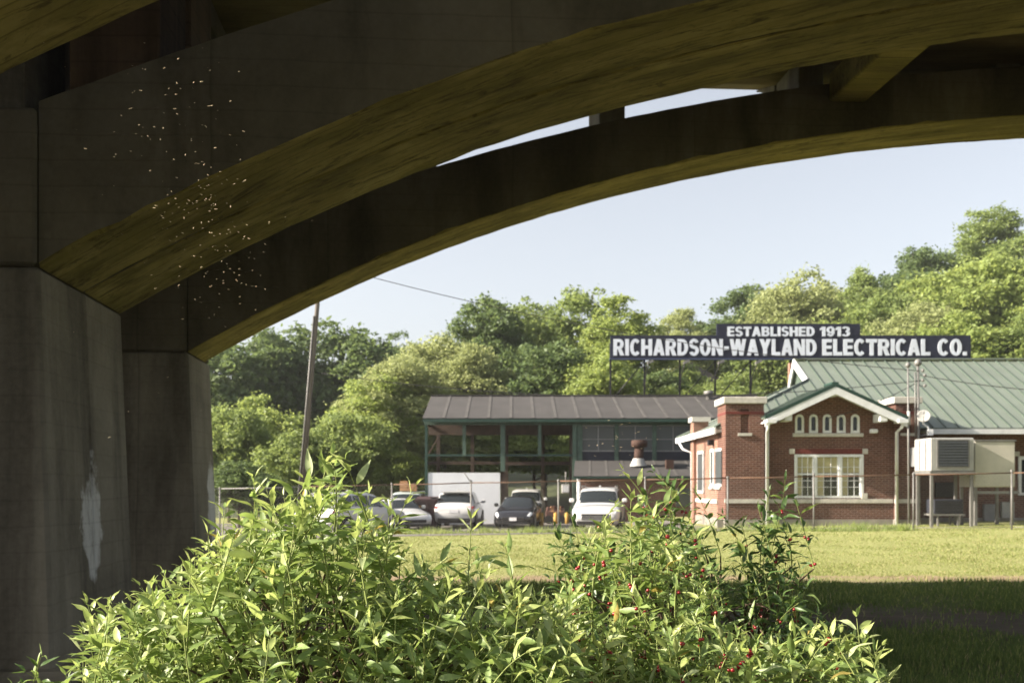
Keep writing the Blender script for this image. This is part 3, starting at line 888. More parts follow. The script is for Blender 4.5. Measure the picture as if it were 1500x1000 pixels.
# verge boards (white) with a green drip edge
for sx in (-1, 1):
    xe = rx0 if sx < 0 else rx1
    d = Vector((axx - xe, 0, rz_a - rz_e)); 
    a = Vector((xe, YG0 - 0.03, rz_e)); b = Vector((axx, YG0 - 0.03, rz_a))
    dn = Vector((0, 0, -0.34))
    up = Vector((0, 0, -0.075))
    MB().prism([a + up, b + up, b + dn, a + dn], (0, 0.06, 0)).build("verge_board", m_white, bld)
    MB().prism([a + Vector((0, -.01, 0.06)), b + Vector((0, -.01, 0.06)), b + up * 1.0 + Vector((0, -.01, .003)), a + up * 1.0 + Vector((0, -.01, .003))], (0, 0.10, 0)).build("drip_edge", m_dkgreen, bld)
    # boarded soffit
    a2 = Vector((xe, YG0 + 0.035, rz_e - 0.16)); b2 = Vector((axx, YG0 + 0.035, rz_a - 0.16))
    MB().prism([a2, b2, b2 + Vector((0, 0, -0.04)), a2 + Vector((0, 0, -0.04))], (0, 0.74, 0)).build("soffit_board", m_white, bld)
for (c, py0, py1) in ((1147, 606, 618), (1214, 570, 582), (1284, 607, 619)):
    MB().box(bx(c - 5.5), bx(c + 5.5), YG0 + 0.04, YB - 0.001, bz(py1), bz(py0)).build("eave_bracket", m_white, bld, bevel=0.02)
MB().prism([(gx0, YB + 0.001, ez - 0.02), (gx1, YB + 0.001, ez - 0.02), (axx, YB + 0.001, az + 0.2)], (0, 0.3, 0)).build("gable_backing", m_brick_x, bld) if False else None
# downspouts with swan necks
for c in (1121.5, 1310):
    x = bx(c); y = YB - 0.10
    s = 1 if c < 1200 else -1
    MB().tube([(x - s * 0.1, YG0 + 0.10, rz_e - 0.16), (x - s * 0.05, YG0 + 0.2, rz_e - 0.34), (x, y - 0.14, rz_e - 0.50), (x, y - 0.12, GB + 0.05)], 0.062, 8).build("downspout", m_white, bld)
    MB().box(x - 0.17, x + 0.17, YG0 - 0.12, YG0 + 0.35, rz_e - 0.20, rz_e - 0.07).build("gutter_end", m_white, bld)
MB().box(bx(1273), bx(1283), YB - 0.24, YB - 0.001, bz(634.5), bz(628.5)).build("wall_light", m_white, bld, bevel=0.03)
# main range: wall, big green hipped roof with a small gablet at the end of its ridge
MRY = 42.6
MX0, MX1, ME, MEB = PX(1165, MRY), 33.0, 36.5, 45.0
HX = 7.46                                    # eave of the hipped end
mz_r, mz_e = PZ(528, MRY), PZ(626, ME)
pf = (mz_r - mz_e) / (MRY - ME); pb2 = (mz_r - mz_e) / (MEB - MRY)
gz_b = mz_e + 0.47 * (MX0 - HX)              # foot of the gablet
yh_f, yh_b = ME + (gz_b - mz_e) / pf, MEB - (gz_b - mz_e) / pb2
MB().box(gx1 + 1.2, MX1 - 0.4, 37.55, 37.85, GB - 0.3, mz_e + 0.15).build("side_range_wall", m_brick_x, bld)
MB().box(gx1 + 1.15, MX1 - 0.35, 37.50, 37.60, GB - 0.4, GB + 0.3).build("foundation", m_found, bld)
mroof = MB().box(MX0 - 0.05, MX1, MRY - 0.13, MRY + 0.13, mz_r + 0.03, mz_r + 0.09).build("main_roof", m_green, bld)
slope_panels(mroof, (MX0, ME, mz_e), (MX1, ME, mz_e), (MX1, MRY, mz_r), (MX0, MRY, mz_r), 44, m_green, m_greend, seamh=0.045, seamw=0.03)
slope_panels(mroof, (MX0, MEB, mz_e), (MX1, MEB, mz_e), (MX1, MRY, mz_r), (MX0, MRY, mz_r), 20, m_green, m_greend, seamh=0.045, seamw=0.03)
def hip_strips(yE, yH):
    n = 10
    for k in range(n):
        a, b = k / n, (k + 1) / n
        q = lambda f, top: Vector((HX + (MX0 - HX) * f + (0.004 if f == a else -0.004), yE + (yH - yE) * f * top, mz_e + (gz_b - mz_e) * f * top))
        p = [q(a, 0), q(b, 0), q(b, 1), q(a, 1)]
        d = Vector((0, 0, -0.05))
        if a == 0: p[3] = p[0] + Vector((0.001, 0.001, 0))
        o = MB().hexa([v + d for v in p] + p).build("roof_panel", m_green, mroof)
        w = Vector((0.032, 0, 0)); u = Vector((0, 0, 0.045))
        MB().hexa([p[1] - w, p[1], p[2], p[2] - w, p[1] - w + u, p[1] + u, p[2] + u, p[2] - w + u]).build("seam", m_greend, mroof)
hip_strips(ME, yh_f); hip_strips(MEB, yh_b)
# hipped end facing the lot
for k in range(16):
    a, b = k / 16, (k + 1) / 16
    e0, e1 = ME + (MEB - ME) * a, ME + (MEB - ME) * b
    def top(y):
        if y < yh_f: f = (y - ME) / (yh_f - ME)
        elif y > yh_b: f = (MEB - y) / (MEB - yh_b)
        else: f = 1.0
        return Vector((HX + (MX0 - HX) * f, y, mz_e + (gz_b - mz_e) * f))
    p = [Vector((HX, e0 + .003, mz_e)), Vector((HX, e1 - .003, mz_e)), top(e1 - .003), top(e0 + .003)]
    d = Vector((0, 0, -0.05))
    MB().hexa([v + d for v in p] + p).build("roof_panel", m_green, mroof)
for (yE, yH) in ((ME, yh_f), (MEB, yh_b)):
    MB().tube([(HX - .02, yE, mz_e + .03), (MX0, yH, gz_b + .03)], 0.05, 6).build("hip_cap", m_greend, mroof)
MB().box(PX(1360, ME), MX1, ME - 0.14, ME + 0.02, mz_e - 0.24, mz_e - 0.06).build("gutter", m_white, bld)
MB().box(PX(1360, ME), MX1, ME + 0.03, 37.54, mz_e - 0.14, mz_e - 0.06).build("soffit_board", m_white, bld)
# gablet: white rake boards on a small boarded triangle
MB().prism([(MX0 + 0.12, yh_f, gz_b), (MX0 + 0.12, yh_b, gz_b), (MX0 + 0.12, MRY, mz_r - 0.05)], (0.06, 0, 0)).build("gablet_wall", m_greend, bld)
for yh in (yh_f, yh_b):
    a = Vector((MX0 - 0.10, yh, gz_b + 0.05)); b = Vector((MX0 - 0.10, MRY, mz_r + 0.06))
    MB().prism([a, b, b + Vector((0, 0, -0.34)), a + Vector((0, 0, -0.34))], (0.07, 0, 0)).build("rake_board", m_white, bld)
MB().box(PX(1155, 46.9), PX(1162, 46.9), 46.7, 47.0, 3.0, PZ(532, 46.9)).build("chimney", m_brick_y, bld)
# lower wing: sunlit side wall with windows, small shed roof with white fascia, far pier
SX = PX(1063, YB - 0.18) + 0.02
MB().box(SX, SX + 0.3, YB + 1.23, 42.0, GB + 0.28, 3.55).build("wing_wall", m_brick_y, bld)
MB().box(SX - 0.05, SX + 0.3, YB + 1.22, 42.05, GB - 0.5, GB + 0.277).build("foundation", m_found, bld)
wp = MB().box(SX - 0.12, SX + 0.5, 41.6, 42.3, GB - 0.4, PZ(618, 41.8)).build("wing_pier", m_brick_y, bld)
MB().box(SX - 0.2, SX + 0.58, 41.52, 42.38, PZ(618, 41.8) + .002, PZ(611, 41.8)).build("coping", m_stone, wp)
MB().box(HX - 0.07, HX + 0.01, ME - 0.05, MEB, mz_e - 0.23, mz_e + 0.0).build("gutter", m_white, bld)
MB().box(HX + 0.02, SX + 0.02, ME + 0.02, MEB, mz_e - 0.16, mz_e - 0.06).build("soffit_board", m_white, bld)
MB().tube([(SX - 0.58, 42.4, 3.4), (SX - 0.45, 42.3, 3.15), (SX - 0.1, 42.2, 3.0), (SX - 0.08, 42.2, 0.2)], 0.05, 7).build("downspout", m_white, bld)
def ysee(px, X): return X * F / (px - 750.0)
for (pa, pb, za, zb) in ((1065, 1058, 657, 712), (1056, 1049.5, 658, 713), (1047.5, 1042, 659, 714)):
    y0, y1 = ysee(pa, SX), ysee(pb, SX)
    y0 = max(y0, YB + 1.3)
    w = MB().box(SX - 0.05, SX + 0.02, y0 + 0.1, y1, PZ(712, y0), PZ(657, y0)).build("window", m_white, bld)
    MB().box(SX - 0.055, SX - 0.051, y0 + 0.2, y1 - 0.1, PZ(712, y0) + 0.1, PZ(657, y0) - 0.1).build("pane", m_glassg, w)
    MB().box(SX - 0.10, SX + 0.02, y0 + 0.05, y1 + 0.05, PZ(712, y0) - 0.10, PZ(712, y0) - .002).build("sill", m_stone, w)
w = MB().box(SX - 0.05, SX + 0.02, 39.9, 41.2, PZ(722, 40), PZ(660, 40)).build("window", m_white, bld)
MB().box(SX - 0.055, SX - 0.051, 40.0, 41.1, PZ(722, 40) + .1, PZ(660, 40) - .1).build("pane", m_glassg, w)
MB().box(SX - 0.06, SX + 0.05, YB + 1.25, 41.55, PZ(737, 38), PZ(731, 38)).build("sill_course", m_stone, bld)
MB().box(SX - 0.22, SX - 0.01, 37.9, 38.2, PZ(652, 38), PZ(644, 38)).build("wall_light", m_black, bld)
# window and stone at the picture's edge on the side range
we = MB().box(PX(1491, 37.55), PX(1560, 37.55), 37.48, 37.56, PZ(725, 37.5), PZ(668, 37.5)).build("window", m_white, bld)
MB().box(PX(1496, 37.5), PX(1555, 37.5), 37.47, 37.478, PZ(721, 37.5), PZ(673, 37.5)).build("pane", m_glass, we)
MB().box(PX(1486, 37.5), PX(1493, 37.5), 37.46, 37.56, PZ(668, 37.5), PZ(661, 37.5)).build("corner_stone", m_stone, bld)
MB().box(PX(1440, 37.5), PX(1456, 37.5), 37.40, 37.54, PZ(764, 37.5), PZ(738, 37.5)).build("panel_box", m_grey, bld)
MB().box(PX(1466, 37.5), PX(1484, 37.5), 37.40, 37.54, PZ(758, 37.5), PZ(735, 37.5)).build("panel_box", m_acmetal, bld)
MB().box(PX(1346, 36), PX(1352, 36), 36.9, 37.1, PZ(731, 37), PZ(709, 37)).build("meter_box", m_grey, bld)
MB().box(PX(1370, 37.5), PX(1400, 37.5), 37.45, 37.54, PZ(728, 37.5), PZ(706, 37.5)).build("louvre", m_dark, bld)

# ------------------------------------------------------------------ mast pipes, dish, coolers, by the side range
def ground(px, Y): return gz(PX(px, Y), Y)
ym = 35.3
r = thing("conduit_mast", "thin grey conduit pole standing before the brick corner pier", "pole", (PX(1330, ym), ym, ground(1330, ym)))
MB().tube([(PX(1331.5, ym), ym, ground(1331, ym)), (PX(1330, ym), ym, PZ(534, ym))], [0.045, 0.03], 8).build("shaft", m_galv, r)
MB().lathe([(0.0, 0.14), (0.05, 0.12), (0.09, 0.06), (0.09, -0.02), (0.03, -0.06)], (PX(1330, ym), ym, PZ(536, ym)), 10).build("weather_cap", m_galv, r)
MB().tube([(PX(1331, ym), ym - 0.03, PZ(622, ym)), (PX(1330.6, ym), ym - 0.03, PZ(602, ym))], 0.06, 8).build("sleeve", m_acmetal, r)
ym = 35.6
mast = thing("service_mast", "taller service mast with insulators carrying the overhead wires", "pole", (PX(1345, ym), ym, ground(1345, ym)))
MB().tube([(PX(1346, ym), ym, ground(1346, ym)), (PX(1344.5, ym), ym, PZ(530, ym))], [0.06, 0.05], 8).build("shaft", m_galv, mast)
MB().lathe([(0.0, 0.16), (0.08, 0.13), (0.13, 0.05), (0.12, -0.06), (0.05, -0.10)], (PX(1344.5, ym), ym, PZ(532, ym)), 10).build("weather_cap", m_galv, mast)
for k, py in enumerate((543, 550, 557, 565)):
    MB().lathe([(0.0, 0.06), (0.05, 0.05), (0.06, 0.0), (0.04, -0.05), (0.0, -0.06)], (PX(1351 + 3 * (k % 2), ym), ym - 0.05, PZ(py, ym)), 8).build("insulator", m_galv, mast)
    MB().tube([(PX(1345, ym), ym, PZ(py, ym)), (PX(1351 + 3 * (k % 2), ym), ym - 0.05, PZ(py, ym))], 0.012, 5).build("arm", m_galv, mast)
MB().tube([(PX(1340, ym), ym - .02, PZ(545, ym)), (PX(1340.5, ym), ym - .02, PZ(640, ym))], 0.022, 6).build("riser_pipe", m_galv, mast)

yd = 35.2
dish = thing("satellite_dish", "pale round dish antenna on a bent arm above the metal cooler", "dish antenna", (PX(1353, yd), yd, PZ(632, yd)))
dm = MB()
c0 = Vector((PX(1353, yd), yd, PZ(609, yd))); ax = Vector((-0.35, -0.85, 0.30)).normalized()
q = ax.to_track_quat('Z', 'Y').to_matrix()
vs = []; fs = []; nn = 20
for i in range(7):
    rr_ = 0.23 * i / 6
    for k in range(nn):
        w = 2 * math.pi * k / nn
        vs.append(c0 + q @ Vector((rr_ * math.cos(w), rr_ * math.sin(w), 0.9 * rr_ ** 2 - 0.05)))
for i in range(6):
    for k in range(nn): fs.append((i*nn+k, i*nn+(k+1) % nn, (i+1)*nn+(k+1) % nn, (i+1)*nn+k))
dm.add(vs, fs, True)
d_ = dm.build("reflector", m_acmetal, dish)
sm = d_.modifiers.new("shell", 'SOLIDIFY'); sm.thickness = 0.02
MB().tube([c0 - ax * 0.05, c0 - ax * 0.14 + Vector((0.03, 0.1, -0.22)), (PX(1361, yd), yd + .1, PZ(625, yd)), (PX(1365, yd), yd + .15, PZ(634, yd)), (PX(1366, yd), yd + 2.3, PZ(640, yd))], 0.035, 7).build("arm", m_white, dish)
MB().tube([c0 + q @ Vector((0, -0.27, 0.02)), c0 + ax * 0.30], 0.012, 5).build("feed_arm", m_galv, dish)
MB().lathe([(0.0, 0.05), (0.035, 0.04), (0.035, -0.04), (0, -0.05)], c0 + ax * 0.31, 8).build("feed_horn", m_grey, dish)
MB().box(PX(1361, yd), PX(1368, yd), yd + 0.05, yd + 0.2, PZ(637, yd), PZ(628, yd)).build("clamp", m_white, dish)

yc = 33.6
cz0, cz1 = PZ(690, yc), PZ(641, yc)
cx0, cx1 = PX(1363, yc), PX(1427, yc)
cool = thing("evaporative_cooler", "boxy sheet-metal air cooler with dark grille raised on steel legs", "air cooler", (cx0, yc, ground(1390, yc)))
MB().box(cx0, cx1, yc, yc + 1.35, cz0, cz1).build("housing", m_acmetal, cool, bevel=0.03)
MB().box(PX(1374, yc), PX(1418, yc), yc - 0.02, yc + 0.03, PZ(683, yc), PZ(645, yc)).build("grille", m_acgrille, cool)
gfr = MB()
for (a, b, c, d) in ((1372, 1374, 644, 684), (1418, 1420, 644, 684)): gfr.box(PX(a, yc), PX(b, yc), yc - 0.03, yc - 0.002, PZ(d, yc), PZ(c, yc))
gfr.box(PX(1374.1, yc), PX(1417.9, yc), yc - 0.03, yc - 0.002, PZ(645, yc), PZ(643.6, yc)).box(PX(1374.1, yc), PX(1417.9, yc), yc - 0.03, yc - 0.002, PZ(685, yc), PZ(683, yc))
gfr.build("grille_frame", m_galv, cool)
for k in range(9):
    zz = PZ(682 - 4.1 * k, yc)
    MB().hexa([(PX(1374.5, yc), yc - 0.035, zz), (PX(1417.5, yc), yc - 0.035, zz), (PX(1417.5, yc), yc - 0.021, zz + 0.05), (PX(1374.5, yc), yc - 0.021, zz + 0.05),
               (PX(1374.5, yc), yc - 0.04, zz + 0.008), (PX(1417.5, yc), yc - 0.04, zz + 0.008), (PX(1417.5, yc), yc - 0.026, zz + 0.06), (PX(1374.5, yc), yc - 0.026, zz + 0.06)]).build("louvre", m_acgrille, cool)
MB().box(cx0 - 0.015, cx0 - 0.001, yc + 0.35, yc + 0.42, cz0 + .05, cz1 - 0.05).build("panel_seam", m_galv, cool)
MB().box(cx0 - 0.015, cx0 - 0.001, yc + 0.85, yc + 0.92, cz0 + .05, cz1 - 0.05).build("panel_seam", m_galv, cool)
MB().box(cx0 - .03, cx1 + .03, yc - .04, yc + 1.38, cz0 - 0.09, cz0 - 0.003).build("drip_pan", m_galv, cool)
for (x, y) in ((cx0 + 0.03, yc + 0.05), (cx1 - 0.10, yc + 0.05), (cx0 + 0.05, yc + 1.25), (cx1 - 0.10, yc + 1.25)):
    MB().box(x, x + 0.09, y, y + 0.09, gz(x, y) - 0.3, cz0 - 0.093).build("leg", m_galv, cool)
MB().box(cx0 + .2, cx1 - .2, yc + 1.36, 37.5, cz0 + 0.2, cz1 - 0.25).build("duct", m_grey, cool)
yc2 = 34.0
bx0, bx1 = PX(1427.5, yc2), PX(1487, yc2)
cab = thing("metal_cabinet", "plain pale sheet-metal cabinet on legs beside the grilled cooler", "cabinet", (bx0, yc2, ground(1450, yc2)))
z0_, z1_ = PZ(713, yc2), PZ(646, yc2)
MB().box(bx0 + .01, bx1, yc2, yc2 + 1.2, z0_, z1_).build("housing", MAT("weathered_pale_panel", (0.42, 0.40, 0.35), 0.6, 0.15, 1.2), cab, bevel=0.025)
MB().box(bx0, bx1 + .03, yc2 - 0.03, yc2 + 1.23, z1_ + .002, z1_ + 0.05).build("lid", m_galv, cab)
MB().box(bx0, bx1 + .2, yc2 + 0.1, yc2 + 0.18, PZ(723, yc2), PZ(719, yc2)).build("cross_rail", m_grey, cab)
for x in (bx0 + 0.02, bx1 - 0.12):
    for y in (yc2 + 0.03, yc2 + 1.08):
        MB().box(x, x + 0.09, y, y + 0.09, gz(x, y) - 0.3, z0_ - .002).build("leg", m_galv, cab)
yt = 34.3
tb = thing("condenser_on_stand", "small dark condenser unit on a low metal stand under the cooler", "condenser", (PX(1390, yt), yt, ground(1390, yt)))
tx0, tx1 = PX(1368, yt), PX(1411, yt)
MB().box(tx0, tx1, yt, yt + 0.7, PZ(752, yt), PZ(731, yt)).build("housing", m_band, tb, bevel=0.02)
MB().box(tx0 - .03, tx1 + .06, yt - 0.03, yt + 0.75, PZ(755, yt), PZ(752.3, yt)).build("stand_top", m_galv, tb)
for x in (tx0 + 0.12, tx1 - 0.2):
    for y in (yt, yt + 0.62): MB().box(x, x + 0.06, y, y + 0.06, ground(1390, yt) - 0.2, PZ(755.2, yt)).build("leg", m_galv, tb)
for k in range(4): MB().box(tx0 + .06, tx1 - .06, yt - .015, yt - .001, PZ(749 - 4.5 * k, yt), PZ(747.5 - 4.5 * k, yt)).build("louvre", m_dark, tb)

# ------------------------------------------------------------------ rooftop sign on its posts
YS = 57.0
sign = thing("company_sign", "long black billboard with pale block lettering raised above the roofs", "sign", (PX(1157, YS), YS, 0))
sx0, sx1 = PX(894, YS), PX(1422, YS)
szb, szt = PZ(525, YS), PZ(491, YS)
brd = MB().box(sx0, sx1, YS, YS + 0.18, szb, szt).build("sign_board", m_navy, sign)
MB().box(PX(1050, YS), PX(1260, YS), YS - 0.01, YS + 0.17, szt + 0.003, PZ(474, YS)).build("upper_board", m_navy, sign)
MB().box(sx0 - .04, sx1 + .04, YS - 0.12, YS + 0.2, szb - 0.07, szb - 0.003).build("lower_ledge", MAT("dull_blue_paint", (0.05, 0.065, 0.12), 0.6, 0.2, 2), sign)
def bar(x0, x1, y0, y1): return [[(x0, y0), (x1, y0), (x1, y1), (x0, y1)]]
def ring(cx, cy, rx, ry, tx, ty, a0, a1, n=14):
    out = []
    p = lambda a, sx, sy: (cx + sx * math.cos(R(a)), cy + sy * math.sin(R(a)))
    for k in range(n):
        a, b = a0 + (a1 - a0) * k / n, a0 + (a1 - a0) * (k + 1) / n
        out.append([p(a, rx, ry), p(b, rx, ry), p(b, rx - tx, ry - ty), p(a, rx - tx, ry - ty)])
    return out
S_ = 0.255
GLY = {       # heavy block letters: strokes as polygons in a box one unit high
 'I': (.255, bar(0, S_, 0, 1)), '-': (.34, bar(0, .34, .34, .55)), '.': (.25, bar(0, .25, 0, .23)),
 'L': (.60, bar(0, S_, 0, 1) + bar(S_, .60, 0, .21)),
 'E': (.64, bar(0, S_, 0, 1) + bar(S_, .64, 0, .20) + bar(S_, .60, .41, .60) + bar(S_, .63, .80, 1)),
 'T': (.72, bar(0, .72, .79, 1) + bar(.2325, .4875, 0, .79)),
 'H': (.76, bar(0, S_, 0, 1) + bar(.505, .76, 0, 1) + bar(S_, .505, .40, .61)),
 'N': (.78, bar(0, .24, 0, 1) + bar(.54, .78, 0, 1) + [[(.0, 1), (.26, 1), (.78, 0), (.52, 0)]]),
 'A': (.80, [[(0, 0), (.255, 0), (.53, 1), (.265, 1)], [(.545, 0), (.80, 0), (.535, 1), (.27, 1)]] + bar(.20, .60, .19, .37)),
 'W': (1.14, [[(0, 1), (.25, 1), (.45, 0), (.20, 0)], [(.20, 0), (.45, 0), (.69, 1), (.45, 1)], [(.45, 1), (.69, 1), (.94, 0), (.69, 0)], [(.69, 0), (.94, 0), (1.14, 1), (.89, 1)]]),
 'Y': (.78, [[(0, 1), (.28, 1), (.515, .44), (.265, .38)], [(.78, 1), (.50, 1), (.265, .44), (.515, .38)]] + bar(.2625, .5175, 0, .42)),
 'O': (.76, ring(.38, .5, .38, .52, .245, .20, 0, 360, 28)),
 'C': (.72, ring(.38, .5, .38, .52, .245, .20, 42, 318, 24)),
 'D': (.74, bar(0, S_, 0, 1) + bar(S_, .33, 0, .20) + bar(S_, .33, .80, 1) + ring(.33, .5, .41, .5, .25, .20, -90, 90)),
 'R': (.76, bar(0, S_, 0, 1) + bar(S_, .42, .81, 1) + bar(S_, .42, .38, .56) + ring(.42, .69, .30, .31, .24, .18, -90, 90) + [[(.30, .40), (.56, .42), (.76, 0), (.48, 0)]]),
 'B': (.73, bar(0, S_, 0, 1) + bar(S_, .42, .83, 1) + bar(S_, .42, .43, .60) + bar(S_, .42, 0, .18) + ring(.42, .73, .27, .27, .23, .17, -90, 90) + ring(.42, .30, .31, .30, .25, .17, -90, 90)),
 'S': (.68, ring(.34, .715, .33, .305, .235, .18, 18, 270, 18) + ring(.34, .29, .34, .31, .24, .185, 90, -160, 18)),
 '1': (.44, bar(.17, .44, 0, 1) + [[(0, .62), (.175, .70), (.175, .90), (0, .82)], [(.0, .82), (.175, .88), (.30, 1), (.17, 1)]]),
 '9': (.66, ring(.33, .67, .33, .35, .225, .17, 0, 360, 22) + ring(.33, .50, .33, .52, .225, .19, 0, -150, 14)),
 '3': (.66, ring(.30, .72, .34, .30, .235, .17, 155, -90, 16) + ring(.30, .29, .36, .31, .245, .18, 90, -155, 16)),
}
def word(txt, pxa, pxb, pyt, pyb, gapf=0.075):
    tot = sum(GLY[ch][0] for ch in txt) + gapf * (len(txt) - 1)
    sx = (PX(pxb, YS) - PX(pxa, YS)) / tot
    zb_, sz = PZ(pyb, YS), PZ(pyt, YS) - PZ(pyb, YS)
    x = PX(pxa, YS)
    yf = YS - 0.03 - (0.012 if pyb < 495 else 0)
    for ch in txt:
        w, polys = GLY[ch]
        mb = MB()
        for k, pl in enumerate(polys):
            mb.prism([(x + px_ * sx, yf - 0.0012 * (k % 5), zb_ + py_ * sz) for px_, py_ in pl], (0, 0.028 + 0.0012 * (k % 5), 0))
        mb.build("letter", m_letter, sign)
        x += (w + gapf) * sx
word("RICHARDSON-WAYLAND", 898.5, 1196, 496.5, 520.5)
word("ELECTRICAL", 1204.5, 1362.5, 496.5, 520.5)
word("CO.", 1373.5, 1416, 496.5, 520.5)
word("ESTABLISHED", 1065.5, 1193, 478.5, 492.5)
word("1913", 1201, 1245, 478.5, 492.5)
gsy = gz(PX(1000, YS), YS)
for px in (895, 945, 997, 1049, 1101, 1160, 1220, 1280, 1340, 1400):
    x = PX(px, YS)
    MB().box(x - 0.05, x + 0.05, YS + 0.25, YS + 0.35, gz(x, YS) - 0.6, szb + 0.9).build("post", m_black, sign)
for (a, b) in ((895, 945), (997, 1049), (1049, 1101)):
    MB().tube([(PX(a, YS) + 0.1, YS + 0.32, PZ(585, YS)), (PX(b, YS), YS + 0.32, szb - 0.1)], 0.03, 5).build("brace", m_black, sign)
for px in (945, 997, 1047, 1101):
    x = PX(px, YS); zt = PZ(535, YS)
    f = MB().tube([(x, YS + 0.2, zt - 1.9), (x + 0.02, YS - 0.05, zt - 0.6), (x + .1, YS - 0.9, zt)], 0.03, 5).build("lamp_arm", m_black, sign)
    MB().hexa([(x, YS - 1.05, zt - 0.05), (x + 0.35, YS - 1.05, zt + 0.08), (x + 0.35, YS - 0.8, zt + 0.08), (x, YS - 0.8, zt - 0.05),
               (x, YS - 1.05, zt + 0.10), (x + 0.30, YS - 1.05, zt + 0.22), (x + 0.30, YS - 0.8, zt + 0.22), (x, YS - 0.8, zt + 0.10)]).build("flood_lamp", m_galv, sign)

# ------------------------------------------------------------------ open shed with dark felt roof
Y1, Y2 = 52.0, 57.0
sh = thing("open_steel_shed", "two-storey open-sided shed with dark seamed roof and green posts", "shed", (PX(630, Y1), Y1, -0.35))
GS = -0.42
SXL, SXR = PX(620, Y1), 14.0
ze, zr = PZ(613, Y1), PZ(580, Y2)
roof = MB().box(SXL, SXR, Y2 - 0.15, Y2 + 0.15, zr + 0.01, zr + 0.07).build("roof", m_roofdk, sh)
slope_panels(roof, (SXL, Y1 - 0.5, ze), (SXR, Y1 - 0.5, ze), (SXR, Y2, zr), (SXL, Y2, zr), 16, m_roofdk, m_roofseam, seamh=0.02, seamw=0.15)
slope_panels(roof, (SXL, 2 * Y2 - Y1 + 0.5, ze), (SXR, 2 * Y2 - Y1 + 0.5, ze), (SXR, Y2, zr), (SXL, Y2, zr), 16, m_roofdk, m_roofseam, seamh=0.02, seamw=0.15)
MB().box(SXL + .02, SXR, Y1 - 0.53, Y1 - 0.45, ze - 0.20, ze - 0.055).build("fascia", m_dkgreen, sh)
MB().box(SXL + .05, SXR, Y1 - 0.1, Y1 + 0.12, PZ(622, Y1), PZ(616.5, Y1)).build("eave_beam", m_postgreen, sh)
MB().box(SXL + .1, PX(842, Y1), Y1 + 2.0, Y1 + 2.2, PZ(634, Y1), PZ(618, Y1)).build("inner_beam", m_rustwood, sh)
YBk = 2 * Y2 - Y1
MB().box(SXL + .1, PX(842, Y1), YBk - 0.1, YBk + 0.1, PZ(633, YBk), PZ(620, YBk)).build("rear_beam", m_rustwood, sh)
for px, w, y, top, bot, m in ((624.5, 4, Y1, 622, 790, m_dkgreen), (736.5, 7, Y1, 622, 690, m_postgreen), (736.5, 6, Y1 + .3, 668, 790, m_rustwood), (680, 5, Y1, 622, 668, m_postgreen), (790.5, 5, Y1, 622, 668, m_postgreen),
                              (841.5, 6, Y1, 622, 790, m_postgreen), (837, 6, Y1 + 0.8, 622, 790, m_rustwood)):
    x = PX(px, y); hw = w / 2 / F * y
    MB().box(x - hw, x + hw, y - hw, y + hw, PZ(bot, y) if bot < 780 else GS - 0.3, PZ(top, y)).build("post", m, sh)
for px in (642, 692, 742, 795, 838):
    x = PX(px, YBk); MB().box(x - 0.11, x + 0.11, YBk - 0.11, YBk + 0.11, GS - 0.3, PZ(620, YBk)).build("rear_post", m_rustwood, sh)
MB().box(PX(626, Y1), PX(840, Y1), Y1 - 0.08, Y1 + 0.08, PZ(668, Y1), PZ(665, Y1)).build("floor_rail", m_dkgreen, sh)
MB().box(PX(626, YBk), PX(840, YBk), YBk - 0.1, YBk + 0.1, PZ(680, YBk), PZ(675.5, YBk)).build("rear_rail", m_rustwood, sh)
MB().box(PX(739, Y1 + 2), PX(840, Y1 + 2), Y1 + 1.9, Y1 + 2.1, PZ(681, Y1 + 2), PZ(677, Y1 + 2)).build("cross_beam", m_rustwood, sh)
for px in (626, 680, 737, 790, 841):
    x = PX(px, Y1); MB().box(x - .05, x + .05, Y1 + 0.13, YBk - 0.11, PZ(622, Y1), PZ(618, Y1)).build("tie_beam", m_rustwood, sh)
MB().tube([(PX(626, Y1), Y1 + 0.1, PZ(668, Y1)), (PX(642, YBk), YBk, PZ(640, YBk))], 0.03, 5).build("stay", m_rust, sh)
MB().box(PX(627, Y1), PX(732.5, Y1), Y1 - 0.04, Y1 + 0.06, GS - 0.3, PZ(692, Y1)).build("white_panel", m_panelw, sh)
# enclosed end: glazed upper storey, dark band, brick annex with its own low roof
ax0 = PX(844, Y1)
MB().box(ax0 - .05, SXR, Y1 + 0.02, Y1 + 0.2, GS - .3, PZ(661, Y1)).build("lower_wall", m_band, sh)
for (a, b) in ((845, 853), (900, 906), (955.5, 961.5), (1011, 1018)):
    MB().box(PX(a, Y1), PX(b, Y1), Y1 - 0.07, Y1 + 0.12, PZ(675, Y1), PZ(622.2, Y1)).build("post", m_postgreen, sh)
for (a, b) in ((853, 900), (906, 955.5), (961.5, 1011), (1018, 1070)):
    f = MB()
    f.box(PX(a, Y1), PX(b, Y1), Y1 + 0.0, Y1 + 0.06, PZ(661, Y1), PZ(659.4, Y1)).box(PX(a, Y1), PX(b, Y1), Y1, Y1 + 0.06, PZ(624, Y1), PZ(622.4, Y1))
    mid = (a + b) / 2
    f.box(PX(mid - .6, Y1), PX(mid + .6, Y1), Y1 + 0.001, Y1 + .061, PZ(659.3, Y1), PZ(624.1, Y1))
    f.box(PX(a, Y1), PX(mid - .7, Y1), Y1 + 0.002, Y1 + .05, PZ(643.5, Y1), PZ(642.5, Y1)).box(PX(mid + .7, Y1), PX(b, Y1), Y1 + 0.002, Y1 + .05, PZ(643.5, Y1), PZ(642.5, Y1))
    f = f.build("window", m_grey, sh)
    MB().box(PX(a, Y1), PX(b, Y1), Y1 + 0.07, Y1 + 0.09, PZ(660.9, Y1), PZ(622.3, Y1)).build("pane", m_glassg, f)
